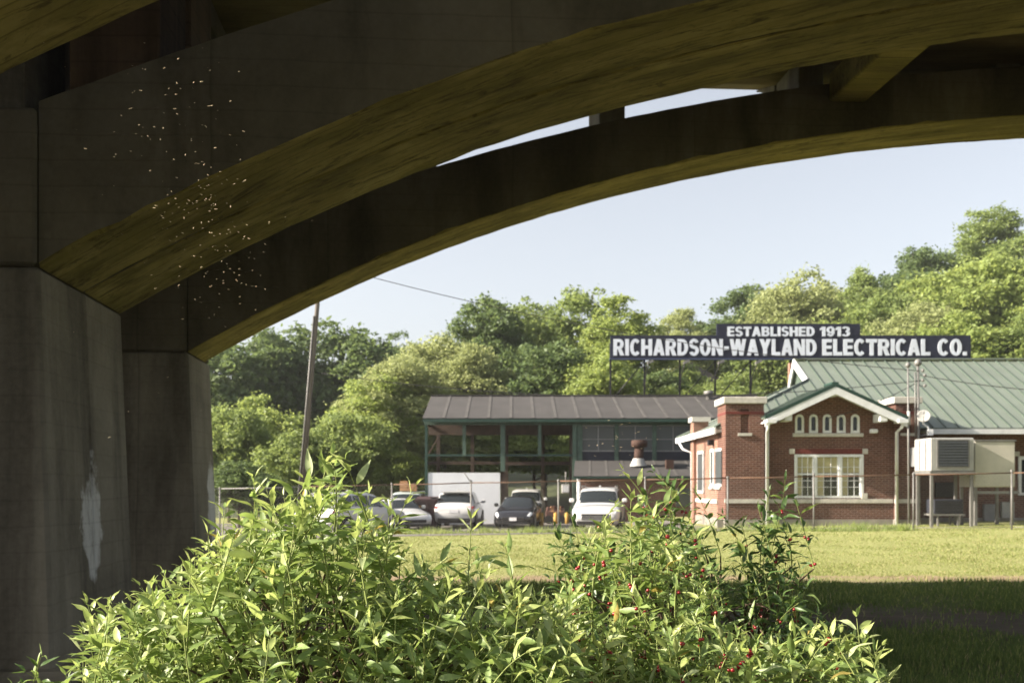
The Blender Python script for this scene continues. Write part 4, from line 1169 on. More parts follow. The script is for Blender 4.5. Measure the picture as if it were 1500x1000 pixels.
MB().box(PX(848, Y1), PX(1060, Y1), Y1 + 2.5, Y1 + 2.6, GS, PZ(620, Y1)).build("inner_wall", m_dark, sh)
YA = 48.6
an = MB().box(PX(846, YA + .4), 12.4, YA + 0.4, YA + 0.7, GS - 0.3, PZ(699, YA)).build("annex_wall", m_brick_old, sh)
ar = MB().box(PX(841, YA), 12.4, YA - 0.04, YA + 0.04, PZ(700.5, YA), PZ(698, YA)).build("annex_roof", m_dkgreen, sh)
slope_panels(ar, (PX(840, YA), YA, PZ(697, YA)), (12.4, YA, PZ(697, YA)), (12.4, Y1 - 0.1, PZ(674.5, Y1)), (PX(842, Y1), Y1 - 0.1, PZ(674.5, Y1)), 11, m_roofdk, m_roofseam, thick=0.06, seamh=0.015, seamw=0.11)
MB().tube([(PX(848, YA), YA + .1, PZ(699, YA)), (PX(848, YA), YA + .1, GS - .2)], 0.09, 7).build("annex_post", m_white, sh)
MB().box(PX(873, YA + .4), PX(905, YA + .4), YA + 0.33, YA + 0.41, GS, PZ(717, YA)).build("annex_door", m_black, sh)
MB().box(PX(990, YA + .4), PX(1010, YA + .4), YA + 0.33, YA + 0.41, GS + 1, PZ(715, YA)).build("annex_window", m_glassg, sh)
yv = 50.6
zst = PZ(682, yv)
st = MB()
st.tube([(PX(935, yv), yv, PZ(681, yv)), (PX(936.5, yv), yv, PZ(654, yv))], 0.24, 12)
st.lathe([(0.24, 0), (0.40, 0.02), (0.42, 0.30), (0.36, 0.36), (0.0, 0.38)], (PX(936.5, yv), yv, PZ(655, yv)), 14)
st = st.build("exhaust_stack", m_rust, sh)
MB().lathe([(0.44, 0), (0.42, 0.06), (0.26, 0.40)], (PX(935, yv), yv, PZ(682, yv) - 0.02), 12).build("flashing", m_acmetal, st)
yv = 50.0
v2 = MB().box(PX(976, yv), PX(987, yv), yv, yv + 0.4, PZ(688, yv), PZ(673, yv)).build("roof_vent", m_rust, sh)
MB().box(PX(975, yv), PX(988, yv), yv - .04, yv + .44, PZ(691, yv) - .05, PZ(688, yv) - .003).build("flashing", m_panelw, v2)
v3 = MB().lathe([(0.16, -0.2), (0.15, 0.2), (0.28, 0.22), (0.28, 0.40), (0.0, 0.46)], (PX(1038, Y2 - .8), Y2 - .8, zr - 0.2), 10).build("ridge_vent", m_galv, sh)

# ------------------------------------------------------------------ chain-link fence
def fence_y(px): return 37.0 + (31.2 - 37.0) * (px - 320.0) / (1482.0 - 320.0)
fence = thing("chain_link_fence", "chain-link fence with rusty top rail crossing the far edge of the lawn", "fence", (0, 34.6, 0))
posts = [198, 322, 447, 574, 690, 818, 945, 1066, 1192, 1338, 1482, 1640]
def fpt(px, z): 
    y = fence_y(px); x = PX(px, y); return Vector((x, y, gz(x, y) + z))
FH = 1.80
tops = []
for i, px in enumerate(posts):
    a, b = fpt(px, -0.2), fpt(px, FH + (0.0 if i % 2 else 0.04))
    MB().tube([a, b], 0.028, 8).build("post", m_galv, fence)
    MB().lathe([(0.04, -0.03), (0.045, 0.0), (0.03, 0.035), (0, 0.05)], b, 8).build("post_cap", m_galv, fence)
    tops.append(fpt(px, FH - 0.02))
MB().tube([fpt(690, FH), fpt(690, FH) + Vector((-0.12, -0.05, 0.16)), fpt(690, FH) + Vector((-0.24, -0.08, 0.34))], 0.018, 5).build("barb_arm", m_galv, fence)
for a, b in zip(tops[:-1], tops[1:]):
    m = (a + b) / 2 + Vector((0, 0, -0.015))
    MB().tube([a, m, b], 0.021, 7).build("top_rail", m_rail if a.x > -9 else m_galv, fence)
    MB().tube([a + Vector((0, 0, -1.7)), b + Vector((0, 0, -1.7))], 0.008, 4).build("tension_wire", m_galv, fence)
def netting():
    V = []; Q = []
    pa, pb = Vector((fpt(posts[0], 0))), Vector(fpt(posts[-1], 0))
    L = (pb - pa).length; h = 1.74; step = 0.12; w = 0.0009
    d = (pb - pa) / L
    for sgn in (1, -1):
        s = -h
        while s < L + h:
            a0, b0 = (s, 0.03), (s + sgn * h, 0.03 + h)
            pts = []
            for (u, z) in (a0, b0):
                pts.append((u, z))
            (u0, z0), (u1, z1) = pts
            # clip to the fence's ends
            def clip(u0, z0, u1, z1):
                for lim, side in ((0.0, 1), (L, -1)):
                    if side * (u0 - lim) < 0 and side * (u1 - lim) < 0: return None
                    if side * (u0 - lim) < 0: t_ = (lim - u0) / (u1 - u0); u0, z0 = lim, z0 + (z1 - z0) * t_
                    elif side * (u1 - lim) < 0: t_ = (lim - u0) / (u1 - u0); u1, z1 = lim, z0 + (z1 - z0) * t_
                return u0, z0, u1, z1
            c = clip(u0, z0, u1, z1)
            if c:
                u0, z0, u1, z1 = c
                def at(u, z):
                    p = pa + d * u; return Vector((p.x, p.y, gz(p.x, p.y) + z))
                A, B = at(u0, z0), at(u1, z1)
                t_ = (B - A).normalized(); nx = t_.cross(Vector((0, 1, 0))).normalized() * w * 1.2; ny = Vector((0, w, 0))
                b_ = len(V)
                V += [A + nx, A - nx * 0.5 + ny, A - nx * 0.5 - ny, B + nx, B - nx * 0.5 + ny, B - nx * 0.5 - ny]
                Q += [(b_, b_+1, b_+4, b_+3), (b_+1, b_+2, b_+5, b_+4), (b_+2, b_, b_+3, b_+5)]
            s += step
    o = link("wire_mesh", np_mesh("wire_mesh", [tuple(v - OFF[fence.name]) for v in V], Q, m_galv), fence)
    o["kind"] = 'stuff'
netting()

# ------------------------------------------------------------------ leaning utility pole and wires
yp = 38.0
pb_, pt_ = P(436, 792, yp), P(470.5, 380, yp)
pb_.z = gz(pb_.x, yp) - 0.3
pole = thing("utility_pole", "leaning weathered wooden utility pole rising behind the fence", "utility pole", tuple(pb_))
MB().tube([pb_, pb_.lerp(pt_, 0.5), pt_, pt_ + (pt_ - pb_) * 0.12], [0.108, 0.094, 0.080, 0.078], 12).build("shaft", m_pole, pole)
off_ = Vector((-0.092, -0.075, 0))
MB().tube([pb_ + off_ * 1.2, pb_.lerp(pt_, 0.5) + off_, pb_.lerp(pt_, 0.80) + off_], 0.03, 7).build("cable_riser", m_galv, pole)
MB().tube([pb_ + Vector((-0.25, -0.3, 0.2)), pb_ + Vector((0.0, -0.17, 1.15))], 0.06, 7).build("guard_sleeve", m_panelw, pole)
ca = pt_ + (pt_ - pb_) * 0.09
MB().box(ca.x - 1.1, ca.x + 1.1, yp - 0.22, yp - 0.12, ca.z - 0.06, ca.z + 0.06).build("crossarm", m_pole, pole)
for dx in (-1.0, -0.5, 0.5, 1.0):
    MB().lathe([(0.0, 0.16), (0.04, 0.14), (0.05, 0.06), (0.03, 0.0)], (ca.x + dx, yp - 0.17, ca.z + 0.06), 8).build("insulator", m_galv, pole)
def wire(a, b, sag, name, label):
    pts = []
    for k in range(41):
        f = k / 40; p = Vector(a).lerp(Vector(b), f); p.z -= sag * 4 * f * (1 - f); pts.append(p)
    r_ = 0.014
    o = MB().tube(pts, r_, 5).build(name, m_wire)
    tag(o, label, "cable", "overhead service wires")
wire(P(472, 386, yp), P(1346, 543, 35.55), 0.55, "overhead_wire", "upper overhead wire crossing the sky from pole to service mast")
wire(P(462, 545, yp), P(1351, 557, 35.55), 0.75, "overhead_wire", "lower overhead wire passing over the shed's dark roof")
wire(P(1351, 550, 35.55), P(1720, 575, 34.5), 0.25, "overhead_wire", "short overhead wire leading from the service mast over the green roof")
wire(P(1340, 562, 35.3), P(1214, 612, 35.9), 0.12, "overhead_wire", "slack wire dropping from the mast to the front gable")

# ------------------------------------------------------------------ two houses showing through the hillside trees
def house(px, py, Y, w, h, label, mat):
    x = PX(px, Y); z = PZ(py, Y)
    r = thing("hillside_house", label, "house", (x, Y, gz(x, Y)))
    b0 = min(gz(x, Y), z) - 1
    MB().box(x - w/2, x + w/2, Y, Y + 7, b0, z + h).build("wall", mat, r)
    MB().prism([(x - w/2 - .4, Y - .4, z + h), (x + w/2 + .4, Y - .4, z + h), (x, Y - .4, z + h + w * 0.32)], (0, 7.8, 0)).build("roof", m_roofdk, r)
    for k in (-0.28, 0.0, 0.28):
        for zz in (0.15, 0.6):
            f = MB().box(x + k*w - .5, x + k*w + .5, Y - .05, Y + .02, z + h*zz, z + h*zz + 1.2).build("window", m_white, r)
            MB().box(x + k*w - .4, x + k*w + .4, Y - .06, Y - .051, z + h*zz + .1, z + h*zz + 1.1).build("pane", m_glass, f)
m_pinkb = MAT("pink_brick", (0.34, 0.19, 0.14), 0.9, 0.15, 1)
house(1012, 618, 92, 6.5, 3.4, "pinkish brick house half hidden by trees under the long sign", m_pinkb)
house(1492, 575, 104, 8.0, 4.0, "pale house half hidden by trees above the green roof at the edge", MAT("cream_render", (0.5, 0.44, 0.36), 0.9, 0.1, 1))
# ------------------------------------------------------------------ cars: lofted bodies with cut glass and lamps
SUV = dict(L=4.85, W=1.94, H=1.74, st=[
 # x, z bottom, z belt, z roof, half-width belt, half-width roof
 (0.00, 0.55, 0.84, 0.86, .82, .72), (0.05, 0.40, 0.96, 1.00, .90, .80), (0.14, 0.31, 1.04, 1.09, .95, .82), (0.24, 0.27, 1.10, 1.16, .97, .82),
 (0.40, 0.25, 1.12, 1.40, .98, .79), (0.60, 0.25, 1.13, 1.64, .99, .76), (0.95, 0.24, 1.13, 1.715, 1.0, .76), (1.70, 0.24, 1.12, 1.74, 1.0, .76), (2.40, 0.24, 1.10, 1.725, 1.0, .76),
 (2.85, 0.24, 1.08, 1.66, 1.0, .75), (3.20, 0.24, 1.06, 1.36, 1.0, .79), (3.52, 0.25, 1.04, 1.09, .99, .82), (3.75, 0.25, 1.01, 1.06, .99, .82), (4.30, 0.26, 0.95, 1.00, .97, .80),
 (4.62, 0.28, 0.86, 0.92, .93, .76), (4.78, 0.34, 0.76, 0.82, .86, .70), (4.85, 0.46, 0.62, 0.66, .76, .60)],
 rear=(0.27, 0.57), wind=(2.92, 3.48), side=(0.72, 3.1), doors=(1.35, 2.35), wheels=(0.88, 3.92), rw=0.37)
SEDAN = dict(L=4.6, W=1.83, H=1.45, st=[
 (0.00, 0.50, 0.80, 0.84, .80, .70), (0.06, 0.36, 0.90, 0.98, .89, .78), (0.18, 0.28, 0.94, 1.04, .94, .80), (0.50, 0.22, 0.96, 1.07, .98, .78),
 (0.80, 0.21, 0.97, 1.18, .99, .74), (1.25, 0.20, 0.97, 1.38, 1.0, .68), (1.60, 0.20, 0.96, 1.44, 1.0, .67), (2.10, 0.20, 0.95, 1.45, 1.0, .68), (2.50, 0.20, 0.94, 1.40, 1.0, .69),
 (2.90, 0.20, 0.92, 1.20, 1.0, .73), (3.25, 0.21, 0.90, 0.97, .99, .77), (3.50, 0.21, 0.87, 0.93, .99, .78), (4.00, 0.22, 0.80, 0.86, .97, .76), (4.30, 0.24, 0.72, 0.79, .92, .72),
 (4.48, 0.28, 0.64, 0.70, .85, .66), (4.57, 0.34, 0.56, 0.60, .78, .60), (4.60, 0.40, 0.50, 0.52, .72, .55)],
 rear=(0.84, 1.22), wind=(2.54, 3.2), side=(0.95, 2.85), doors=(1.15, 2.05), wheels=(0.85, 3.65), rw=0.33)

def car(name, label, cat, D, px, py, Y, heading, pm, front_plate=False, cladding=True, rails=False, extra=None):
    """heading: direction the car's nose points, degrees from +X"""
    x0, y0 = PX(px, Y), Y
    r = thing(name, label, cat, (x0, y0, PZ(py, Y)), R(heading), "vehicles parked behind the fence")
    st, W, L = D['st'], D['W'] / 2, D['L']
    xsn = [s[0] for s in st]
    def prof(x):
        a = [np.interp(x, xsn, [s[k] for s in st]) for k in range(1, 6)]
        zb, zl, zr_, wb, wr = a; wb *= W; wr *= W
        sh_ = min(0.07, max(0.01, (zr_ - zl) * 0.5))
        return [(0.0, zb), (wb * .82, zb), (wb * .95, zb + 0.08), (wb * .99, zb + (zl - zb) * .45), (wb * 1.0, zb + (zl - zb) * .78), (wb * .955, zl),
                (wr, zr_ - sh_), (wr * .86, zr_ - sh_ * 0.22), (wr * .45, zr_ + 0.012), (0.0, zr_ + 0.018)]
    NP = 10
    def pt(x, j):
        p = prof(x); k = min(int(j), NP - 2); f = j - k
        return Vector((x - L / 2, p[k][0] * (1 - f) + p[k+1][0] * f, p[k][1] * (1 - f) + p[k+1][1] * f))
    XX = sorted(set(xsn + lin(0.6 if L > 4.7 else 0.5, 3.5, 12)))
    vs = []; fs = []; n = 2 * NP - 2
    for x in XX:
        p = [pt(x, j) for j in range(NP)]
        ring = p + [Vector((q.x, -q.y, q.z)) for q in p[-2:0:-1]]
        vs += ring
    for i in range(len(XX) - 1):
        for k in range(n):
            k2 = (k + 1) % n
            fs.append((i*n+k, (i+1)*n+k, (i+1)*n+k2, i*n+k2))
    fs += [tuple(range(n)), tuple((len(XX)-1)*n + k for k in range(n))[::-1]]
    MB().add(vs, fs, True).build("body", pm, r, local=True)
    def patch(nm, xa, xb, ja, jb, mat, sides, off=0.008, n1=6, n2=4, both=False):
        for sd in sides:
            mb = MB(); pts = []
            for i in range(n1 + 1):
                for j in range(n2 + 1):
                    x = xa + (xb - xa) * i / n1; jj = ja + (jb - ja) * j / n2
                    e = 0.01
                    du = pt(min(x + e, L), jj) - pt(max(x - e, 0), jj); dv = pt(x, min(jj + .05, NP - 1)) - pt(x, max(jj - .05, 0))
                    nn_ = du.cross(dv); nn_ = nn_.normalized() if nn_.length > 1e-9 else Vector((0, 0, 1))
                    q = pt(x, jj)
                    if nn_.dot(Vector((0, q.y, q.z - 0.7)) + Vector((1e-4, 0, 1e-4))) < 0: nn_ = -nn_
                    q = q + nn_ * off
                    pts.append(Vector((q.x, q.y * sd, q.z)))
            f_ = [(i*(n2+1)+j, i*(n2+1)+j+1, (i+1)*(n2+1)+j+1, (i+1)*(n2+1)+j) for i in range(n1) for j in range(n2)]
            mb.add(pts, f_, True)
            yield mb
    def build(nm, gen, mat):
        for mb in gen: mb.build(nm, mat, r, local=True)
    def merged(nm, gen, mat):
        out = MB()
        for mb in gen: out.add(mb.v, mb.f, True)
        out.build(nm, mat, r, local=True)
    merged("rear_window", patch("", D['rear'][0], D['rear'][1], 6.25, 9, m_carglass, (1, -1)), m_carglass)
    merged("windshield", patch("", D['wind'][0], D['wind'][1], 6.15, 9, m_carglass, (1, -1)), m_carglass)
    sa, sb = D['side']; d0, d1 = D['doors']
    for (a, b) in ((sa, d0 - .04), (d0 + .02, d1 - .03), (d1 + .03, sb)):
        build("side_window", patch("", a, b, 5.12, 5.92, m_carglass, (1, -1)), m_carglass)
    suv = D is SUV
    fx_ = L / 2
    # lamps
    if suv:
        for s in (1, -1):
            MB().hexa([(-fx_ + q[0], s * q[1] * W, q[2]) for q in ((0.035, .52, .93), (0.03, .90, .93), (0.30, .97, .95), (0.30, .52, .95), (0.075, .52, 1.03), (0.08, .93, 1.04), (0.34, .975, 1.05), (0.30, .52, 1.03))]).build("taillight", m_tail, r, local=True)
        build("headlight", patch("", 4.42, 4.80, 4.6, 5.5, m_head, (1, -1), 0.012), m_head)
        hb = 0.62
    else:
        build("taillight", patch("", 0.02, 0.24, 4.3, 5.0, m_tail, (1, -1), 0.012), m_tail)
        build("headlight", patch("", 4.24, 4.545, 4.5, 5.6, m_head, (1, -1), 0.012), m_head)
        hb = 0.50
    fx = L / 2
    zf = 0.5 if suv else 0.42
    hwf = W * .55
    MB().box(fx - 0.12, fx + 0.012, -hwf, hwf, zf - 0.03, zf + (0.22 if suv else 0.13)).build("grille", m_black, r, local=True, bevel=0.02)
    for k in range(3): MB().box(fx + 0.012, fx + 0.02, -hwf * .96, hwf * .96, zf + 0.0 + 0.06 * k, zf + 0.02 + 0.06 * k).build("grille_bar", m_rim, r, local=True) if suv else None
    MB().box(fx - 0.16, fx - 0.005, -W * .74, W * .74, zf - 0.19, zf - 0.05).build("lower_intake", m_black, r, local=True, bevel=0.02)
    for s in (1, -1):
        MB().lathe([(0, 0.0), (0.055, 0.0), (0.06, -0.03)], (0, 0, 0), 10).build("fog_lamp", m_head, r, local=True).matrix_local = Matrix.Translation((fx - 0.02, s * W * .63, zf - 0.11)) @ Matrix.Rotation(R(90), 4, 'Y')
    if front_plate: MB().box(fx + 0.02, fx + 0.03, -0.16, 0.16, zf - 0.03, zf + 0.12).build("licence_plate", m_plate, r, local=True)
    MB().box(-fx - 0.012, -fx + 0.05, -0.22, 0.22, hb + 0.12, hb + 0.27).build("licence_plate", m_plate, r, local=True)
    if cladding:
        MB().box(-fx + 0.02, -fx + 0.22, -W * .80, W * .80, 0.30, 0.60).build("rear_bumper_trim", m_black, r, local=True, bevel=0.05)
        for s in (1, -1): MB().box(-fx + 0.6, fx - 0.6, s * W * .985 - 0.02, s * W * .985 + 0.02, 0.24, 0.38).build("sill_trim", m_black, r, local=True)
    else:
        MB().box(-fx + 0.03, -fx + 0.2, -W * .7, W * .7, 0.26, 0.36).build("rear_bumper_trim", m_black, r, local=True, bevel=0.03)
    if suv: MB().hexa([(-fx + 0.42, -W*.66, 1.665), (-fx + 0.8, -W*.7, 1.71), (-fx + 0.8, W*.7, 1.71), (-fx + 0.42, W*.66, 1.665),
                       (-fx + 0.40, -W*.66, 1.70), (-fx + 0.8, -W*.7, 1.745), (-fx + 0.8, W*.7, 1.745), (-fx + 0.40, W*.66, 1.70)]).build("roof_spoiler", pm, r, local=True)
    xm = d1 + 0.75 - L / 2 if suv else 2.62 - L / 2
    zm = 1.14 if suv else 0.98
    for s in (1, -1):
        m_ = MB(); m_.box(xm, xm + 0.10, s * (W + 0.10) - 0.10, s * (W + 0.10) + 0.10, zm, zm + 0.17)
        o = m_.build("side_mirror", pm, r, local=True, bevel=0.04)
        MB().box(xm + .02, xm + 0.07, min(s * W * .93, s * (W + .02)), max(s * W * .93, s * (W + .02)), zm + .02, zm + .06).build("mirror_foot", m_black, o, local=True)
    if rails:
        for s in (1, -1):
            MB().tube([(-1.5, s * W * .70, 1.73), (-1.3, s * W * .70, 1.80), (0.2, s * W * .70, 1.80), (0.42, s * W * .70, 1.72)], 0.025, 6).build("roof_rail", m_galv, r, local=True)
    MB().box(-0.5 if suv else -1.2, -0.3 if suv else -1.05, -0.03, 0.03, D['H'] + 0.01, D['H'] + 0.09).build("aerial_fin", pm, r, local=True)
    rw = D['rw']
    for xw in D['wheels']:
        for s in (1, -1):
            yc_ = s * (W - 0.12)
            w = MB()
            Mx = Matrix.Translation((xw - L / 2, yc_, rw)) @ Matrix.Rotation(R(90 * -s), 4, 'X')
            w.lathe([(rw * .62, -.11), (rw * .93, -.115), (rw, -.07), (rw, .09), (rw * .94, .125), (rw * .64, .118)], (0, 0, 0), 22)
            o = w.build("wheel", m_tyre, r, local=True); o.matrix_local = Mx
            q = MB(); q.lathe([(0, .085), (rw * .15, .10), (rw * .18, .085), (rw * .55, .095), (rw * .64, .12), (rw * .62, .04), (0, .03)], (0, 0, 0), 20)
            q.build("rim", m_rim, o, local=True)
            a = MB()
            pts = []
            for k in range(15):
                an_ = math.pi * k / 14 * 1.16 - 0.25
                pts.append((xw - L / 2 + (rw + .07) * math.cos(an_), rw + (rw + .07) * math.sin(an_)))
            ins = []
            for k in range(15):
                an_ = math.pi * k / 14 * 1.16 - 0.25
                ins.append((xw - L / 2 + (rw - .04) * math.cos(an_), rw + (rw - .04) * math.sin(an_)))
            vs = [(x, s * (W * 1.0 - 0.06), z) for x, z in pts] + [(x, s * (W * 1.0 - 0.06), z) for x, z in ins] + [(x, s * (W * 1.0 + 0.012), z) for x, z in pts] + [(x, s * (W * 1.0 + 0.012), z) for x, z in ins]
            f_ = []
            for k in range(14):
                f_ += [(k, k+1, 16+k, 15+k), (30+k, 31+k, 46+k, 45+k), (k, k+1, 31+k, 30+k), (15+k, 16+k, 46+k, 45+k)]
            a.add(vs, f_); a.build("wheel_arch", m_black, r, local=True)
    return r
LOTZ = gz(PX(680, 47), 47) + 0.02
def cy(px, Y): return HOR - (gz(PX(px, Y), Y) + 0.015 - EYE) / Y * F      # ground row there
car("white_suv", "white suv with its back to the camera before the white panel", "suv", SUV, 674, cy(674, 48.5), 48.5, 86, p_white, rails=False)
car("black_sedan", "black sedan facing the camera with its front plate showing", "car", SEDAN, 760, cy(760, 46.5), 46.5, -97, p_black, front_plate=True, cladding=False)
car("white_pickup", "white car parked close behind the black sedan", "car", SUV, 771, cy(771, 54.0), 54.0, -94, p_white)
car("white_suv", "white suv facing the camera at the brick annex, partly behind leaves", "suv", SUV, 878, cy(878, 41.0), 41.0, -99, p_white, rails=True)
car("white_suv", "white suv seen from its rear quarter behind the tallest leafy shoots", "suv", SUV, 520, cy(520, 41.5), 41.5, 58, p_white)
car("white_sedan", "white sedan with its nose to the camera beside the suv's flank", "car", SEDAN, 586, cy(586, 46.0), 46.0, -66, p_white, cladding=False)
car("pale_van", "pale grey-green car loaded with brown crates beside the dumpster", "car", SUV, 597, cy(597, 52.0), 52.0, -93, p_teal)
# crates on its roof
for k, (pa, pb, za, zb, lab) in enumerate(((586.5, 598, 731, 716, "brown wooden crate on the pale car's roof, nearer the pole"), (598.5, 611, 731, 722, "lower tan crate on the pale car's roof beside the dumpster"))):
    Yc = 52.2; zc = gz(PX(597, 52), 52) + 0.015 + 1.765
    r = thing("crate", lab, "crate", (PX(pa, Yc), Yc, zc), group="crates on the pale car")
    x0_, x1_ = PX(pa, Yc), PX(pb, Yc); hh = (za - zb) / F * Yc
    MB().box(x0_ + .02, x1_ - .02, Yc - .3, Yc + .3, zc, zc + hh).build("box", m_card, r)
    for q in range(3): MB().box(x0_, x1_, Yc - .325, Yc - .302, zc + hh * (q + .1) / 3, zc + hh * (q + .85) / 3).build("slat", m_card, r)
# dumpster
Yd = 46.5
dz = gz(PX(625, Yd), Yd)
dr = thing("dumpster", "dark maroon dumpster with open black lid and orange sticker", "dumpster", (PX(625, Yd), Yd, dz))
dx0, dx1 = PX(608, Yd), PX(640, Yd); dzt = PZ(731, Yd)
MB().hexa([(dx0 + .05, Yd, dz + .12), (dx1 - .02, Yd, dz + .12), (dx1 - .02, Yd + 1.5, dz + .12), (dx0 + .05, Yd + 1.5, dz + .12), (dx0, Yd - .08, dzt), (dx1, Yd - .08, dzt), (dx1, Yd + 1.6, dzt + .12), (dx0, Yd + 1.6, dzt + .12)]).build("bin", m_maroon, dr)
for f in (0.5, 0.78): MB().box(dx0 + (dx1-dx0)*f, dx0 + (dx1-dx0)*f + .07, Yd - .12, Yd - .0, dz + .2, dzt - .1).build("rib", m_maroon, dr)
MB().box(dx0 - .04, dx1 + .04, Yd - .13, Yd - .02, dzt - .1, dzt + .02).build("rim", m_maroon, dr)
MB().prism([(dx1 - .3, Yd - .05, dzt + .10), (dx1 + .15, Yd - .05, dzt + .06), (dx1 + .58, Yd - .05, dzt - .14), (dx1 + .58, Yd - .05, dzt - .20), (dx1 + .13, Yd - .05, dzt + .0), (dx1 - .3, Yd - .05, dzt + .04)], (0, 1.5, 0)).build("lid", m_black, dr)
MB().box(PX(613.5, Yd), PX(621.5, Yd), Yd - .10, Yd - .088, PZ(744, Yd), PZ(740, Yd)).build("sticker", m_yellow, dr)
MB().box(PX(611, Yd), PX(629, Yd), Yd - .13, Yd - .05, PZ(755, Yd), PZ(752, Yd)).build("fork_pocket", m_black, dr)
for x in (dx0 + .15, dx1 - .2): MB().lathe([(0, 0), (.09, .0), (.09, .08), (0, .08)], (x, Yd + .2, dz + .02), 10).build("wheel", m_black, dr)
# bollards, litter bin of rubble, signs on the shed post
for px, lab in ((793, "yellow bollard right beside the black sedan"), (814, "yellow bollard between the sedan and the white suv, nearer the sedan"), (830.5, "yellow bollard nearest the white suv's mirror")):
    Yo = 47.5 if px == 793 else 50.0
    x = PX(px, Yo); z = gz(x, Yo)
    r = thing("bollard", lab, "bollard", (x, Yo, z), group="yellow bollards in the lot")
    MB().tube([(x, Yo, z - .1), (x, Yo, PZ(752, Yo))], 0.105, 12).build("post", m_yellow, r)
    MB().lathe([(0.105, 0), (0.09, .05), (0.0, .075)], (x, Yo, PZ(752, Yo) - .002), 12).build("cap", m_yellow, r)
Yq = 50.5
r = thing("scrap_trailer", "small faded red trailer of scrap beyond the yellow bollards", "trailer", (PX(806, Yq), Yq, gz(PX(806, Yq), Yq)))
zq = gz(PX(806, Yq), Yq)
MB().box(PX(800, Yq), PX(826, Yq), Yq, Yq + 1.2, zq + .35, zq + .62).build("bed", m_redpaint, r)
for k in range(5):
    a = PX(801 + 5 * k, Yq); MB().hexa([(a, Yq + .1, zq + .62), (a + .2, Yq + .1, zq + .62), (a + .2, Yq + 1, zq + .62), (a, Yq + 1, zq + .62), (a + .05, Yq + .15, zq + .85 + .05 * (k % 3)), (a + .2, Yq + .2, zq + .8), (a + .22, Yq + .9, zq + .9), (a, Yq + .9, zq + .82)]).build("scrap", m_card if k % 2 else m_redpaint, r)
for x in (PX(804, Yq), PX(822, Yq)): 
    MB().tube([(x, Yq - .06, zq + .22), (x, Yq + .08, zq + .22)], 0.22, 14).build("wheel", m_tyre, r)
Yw = 51.4
r = thing("meter_box", "pale meter box hanging on the shed's brown post", "utility box", (PX(829, Yw), Yw, PZ(722, Yw)))
MB().box(PX(823, Yw), PX(834.5, Yw), Yw, Yw + .35, PZ(722, Yw), PZ(709, Yw)).build("case", m_acmetal, r, bevel=0.02)
MB().box(PX(824.5, Yw), PX(833, Yw), Yw - .015, Yw - .002, PZ(720.5, Yw), PZ(711, Yw)).build("door", m_white, r)
MB().tube([(PX(829, Yw), Yw + .15, PZ(709, Yw)), (PX(829, Yw), Yw + .15, PZ(690, Yw))], 0.035, 6).build("conduit", m_galv, r)
# weeds along the fence foot
def weeds():
    rng = np.random.default_rng(21)
    ms = [LEAFM['bright'], LEAFM['sandy'], LEAFM['mid']]
    V = []; mi = []
    for c in range(150):
        px = rng.uniform(560, 1330)
        if 900 < px < 1060 and rng.random() < 0.6: continue
        Y = fence_y(px) + (rng.uniform(-0.5, 0.5) if rng.random() < .6 else rng.uniform(1.5, 3.0) if px > 1064 else 0)
        x = PX(px, Y); z = gz(x, Y)
        n = int(rng.integers(20, 70)); h = rng.uniform(0.08, 0.30); s = rng.uniform(.1, .45)
        k = int(rng.integers(0, 3))
        for q in range(n):
            bx_, by_ = x + rng.normal() * s, Y + rng.normal() * .15
            a = rng.uniform(0, 6.28); w = .012 + .01 * rng.random(); l = h * rng.uniform(.5, 1.2); b = rng.uniform(0, 6.28); le = l * rng.uniform(.1, .7)
            V.append([(bx_ - w*math.cos(a), by_ - w*math.sin(a), z - .02), (bx_ + w*math.cos(a), by_ + w*math.sin(a), z - .02), (bx_ + le*math.cos(b), by_ + le*math.sin(b), z + l)]); mi.append(k)
    V = np.array(V); n = len(V)
    o = link("weeds", np_mesh("weeds", V.reshape(-1, 3), np.arange(3*n).reshape(n, 3), ms, mi))
    tag(o, "weeds and long grass along the foot of the fence", "weeds", kind='stuff')
weeds()
# ------------------------------------------------------------------ the shrubs in front: every leaf a folded, curved blade
m_young = leaf_mat("young_leaf", (0.33, 0.40, 0.125), (0.46, 0.52, 0.20), 0.42, (0.48, 0.57, 0.17), 0.40, 0.5, 9)
m_leaf = leaf_mat("shrub_leaf", (0.15, 0.225, 0.064), (0.25, 0.33, 0.115), 0.38, (0.30, 0.40, 0.10), 0.44, 0.42, 9)
m_leafd = leaf_mat("dark_shrub_leaf", (0.055, 0.10, 0.03), (0.09, 0.15, 0.045), 0.30, (0.12, 0.20, 0.04), 0.38, 0.5, 9)  # darker green than the other shrub leaves
m_leafp = leaf_mat("pale_leaf_underside", (0.33, 0.40, 0.18), (0.45, 0.50, 0.26), 0.30, (0.30, 0.38, 0.10), 0.5, 0.35, 9)
m_stemg = MAT("green_shoot", (0.20, 0.24, 0.07), 0.6, 0.25, 12)
m_stemb = MAT("brown_twig", (0.095, 0.065, 0.045), 0.85, 0.35, 14)
m_berry = glass_mat("red_berry", (0.22, 0.008, 0.012), 0.25)
m_leafy = leaf_mat("yellowed_leaf", (0.34, 0.29, 0.07), (0.42, 0.33, 0.11), 0.35, (0.42, 0.34, 0.08), 0.5, 0.3, 9)
LM = [m_young, m_leaf, m_leafd, m_leafp, m_leafy]

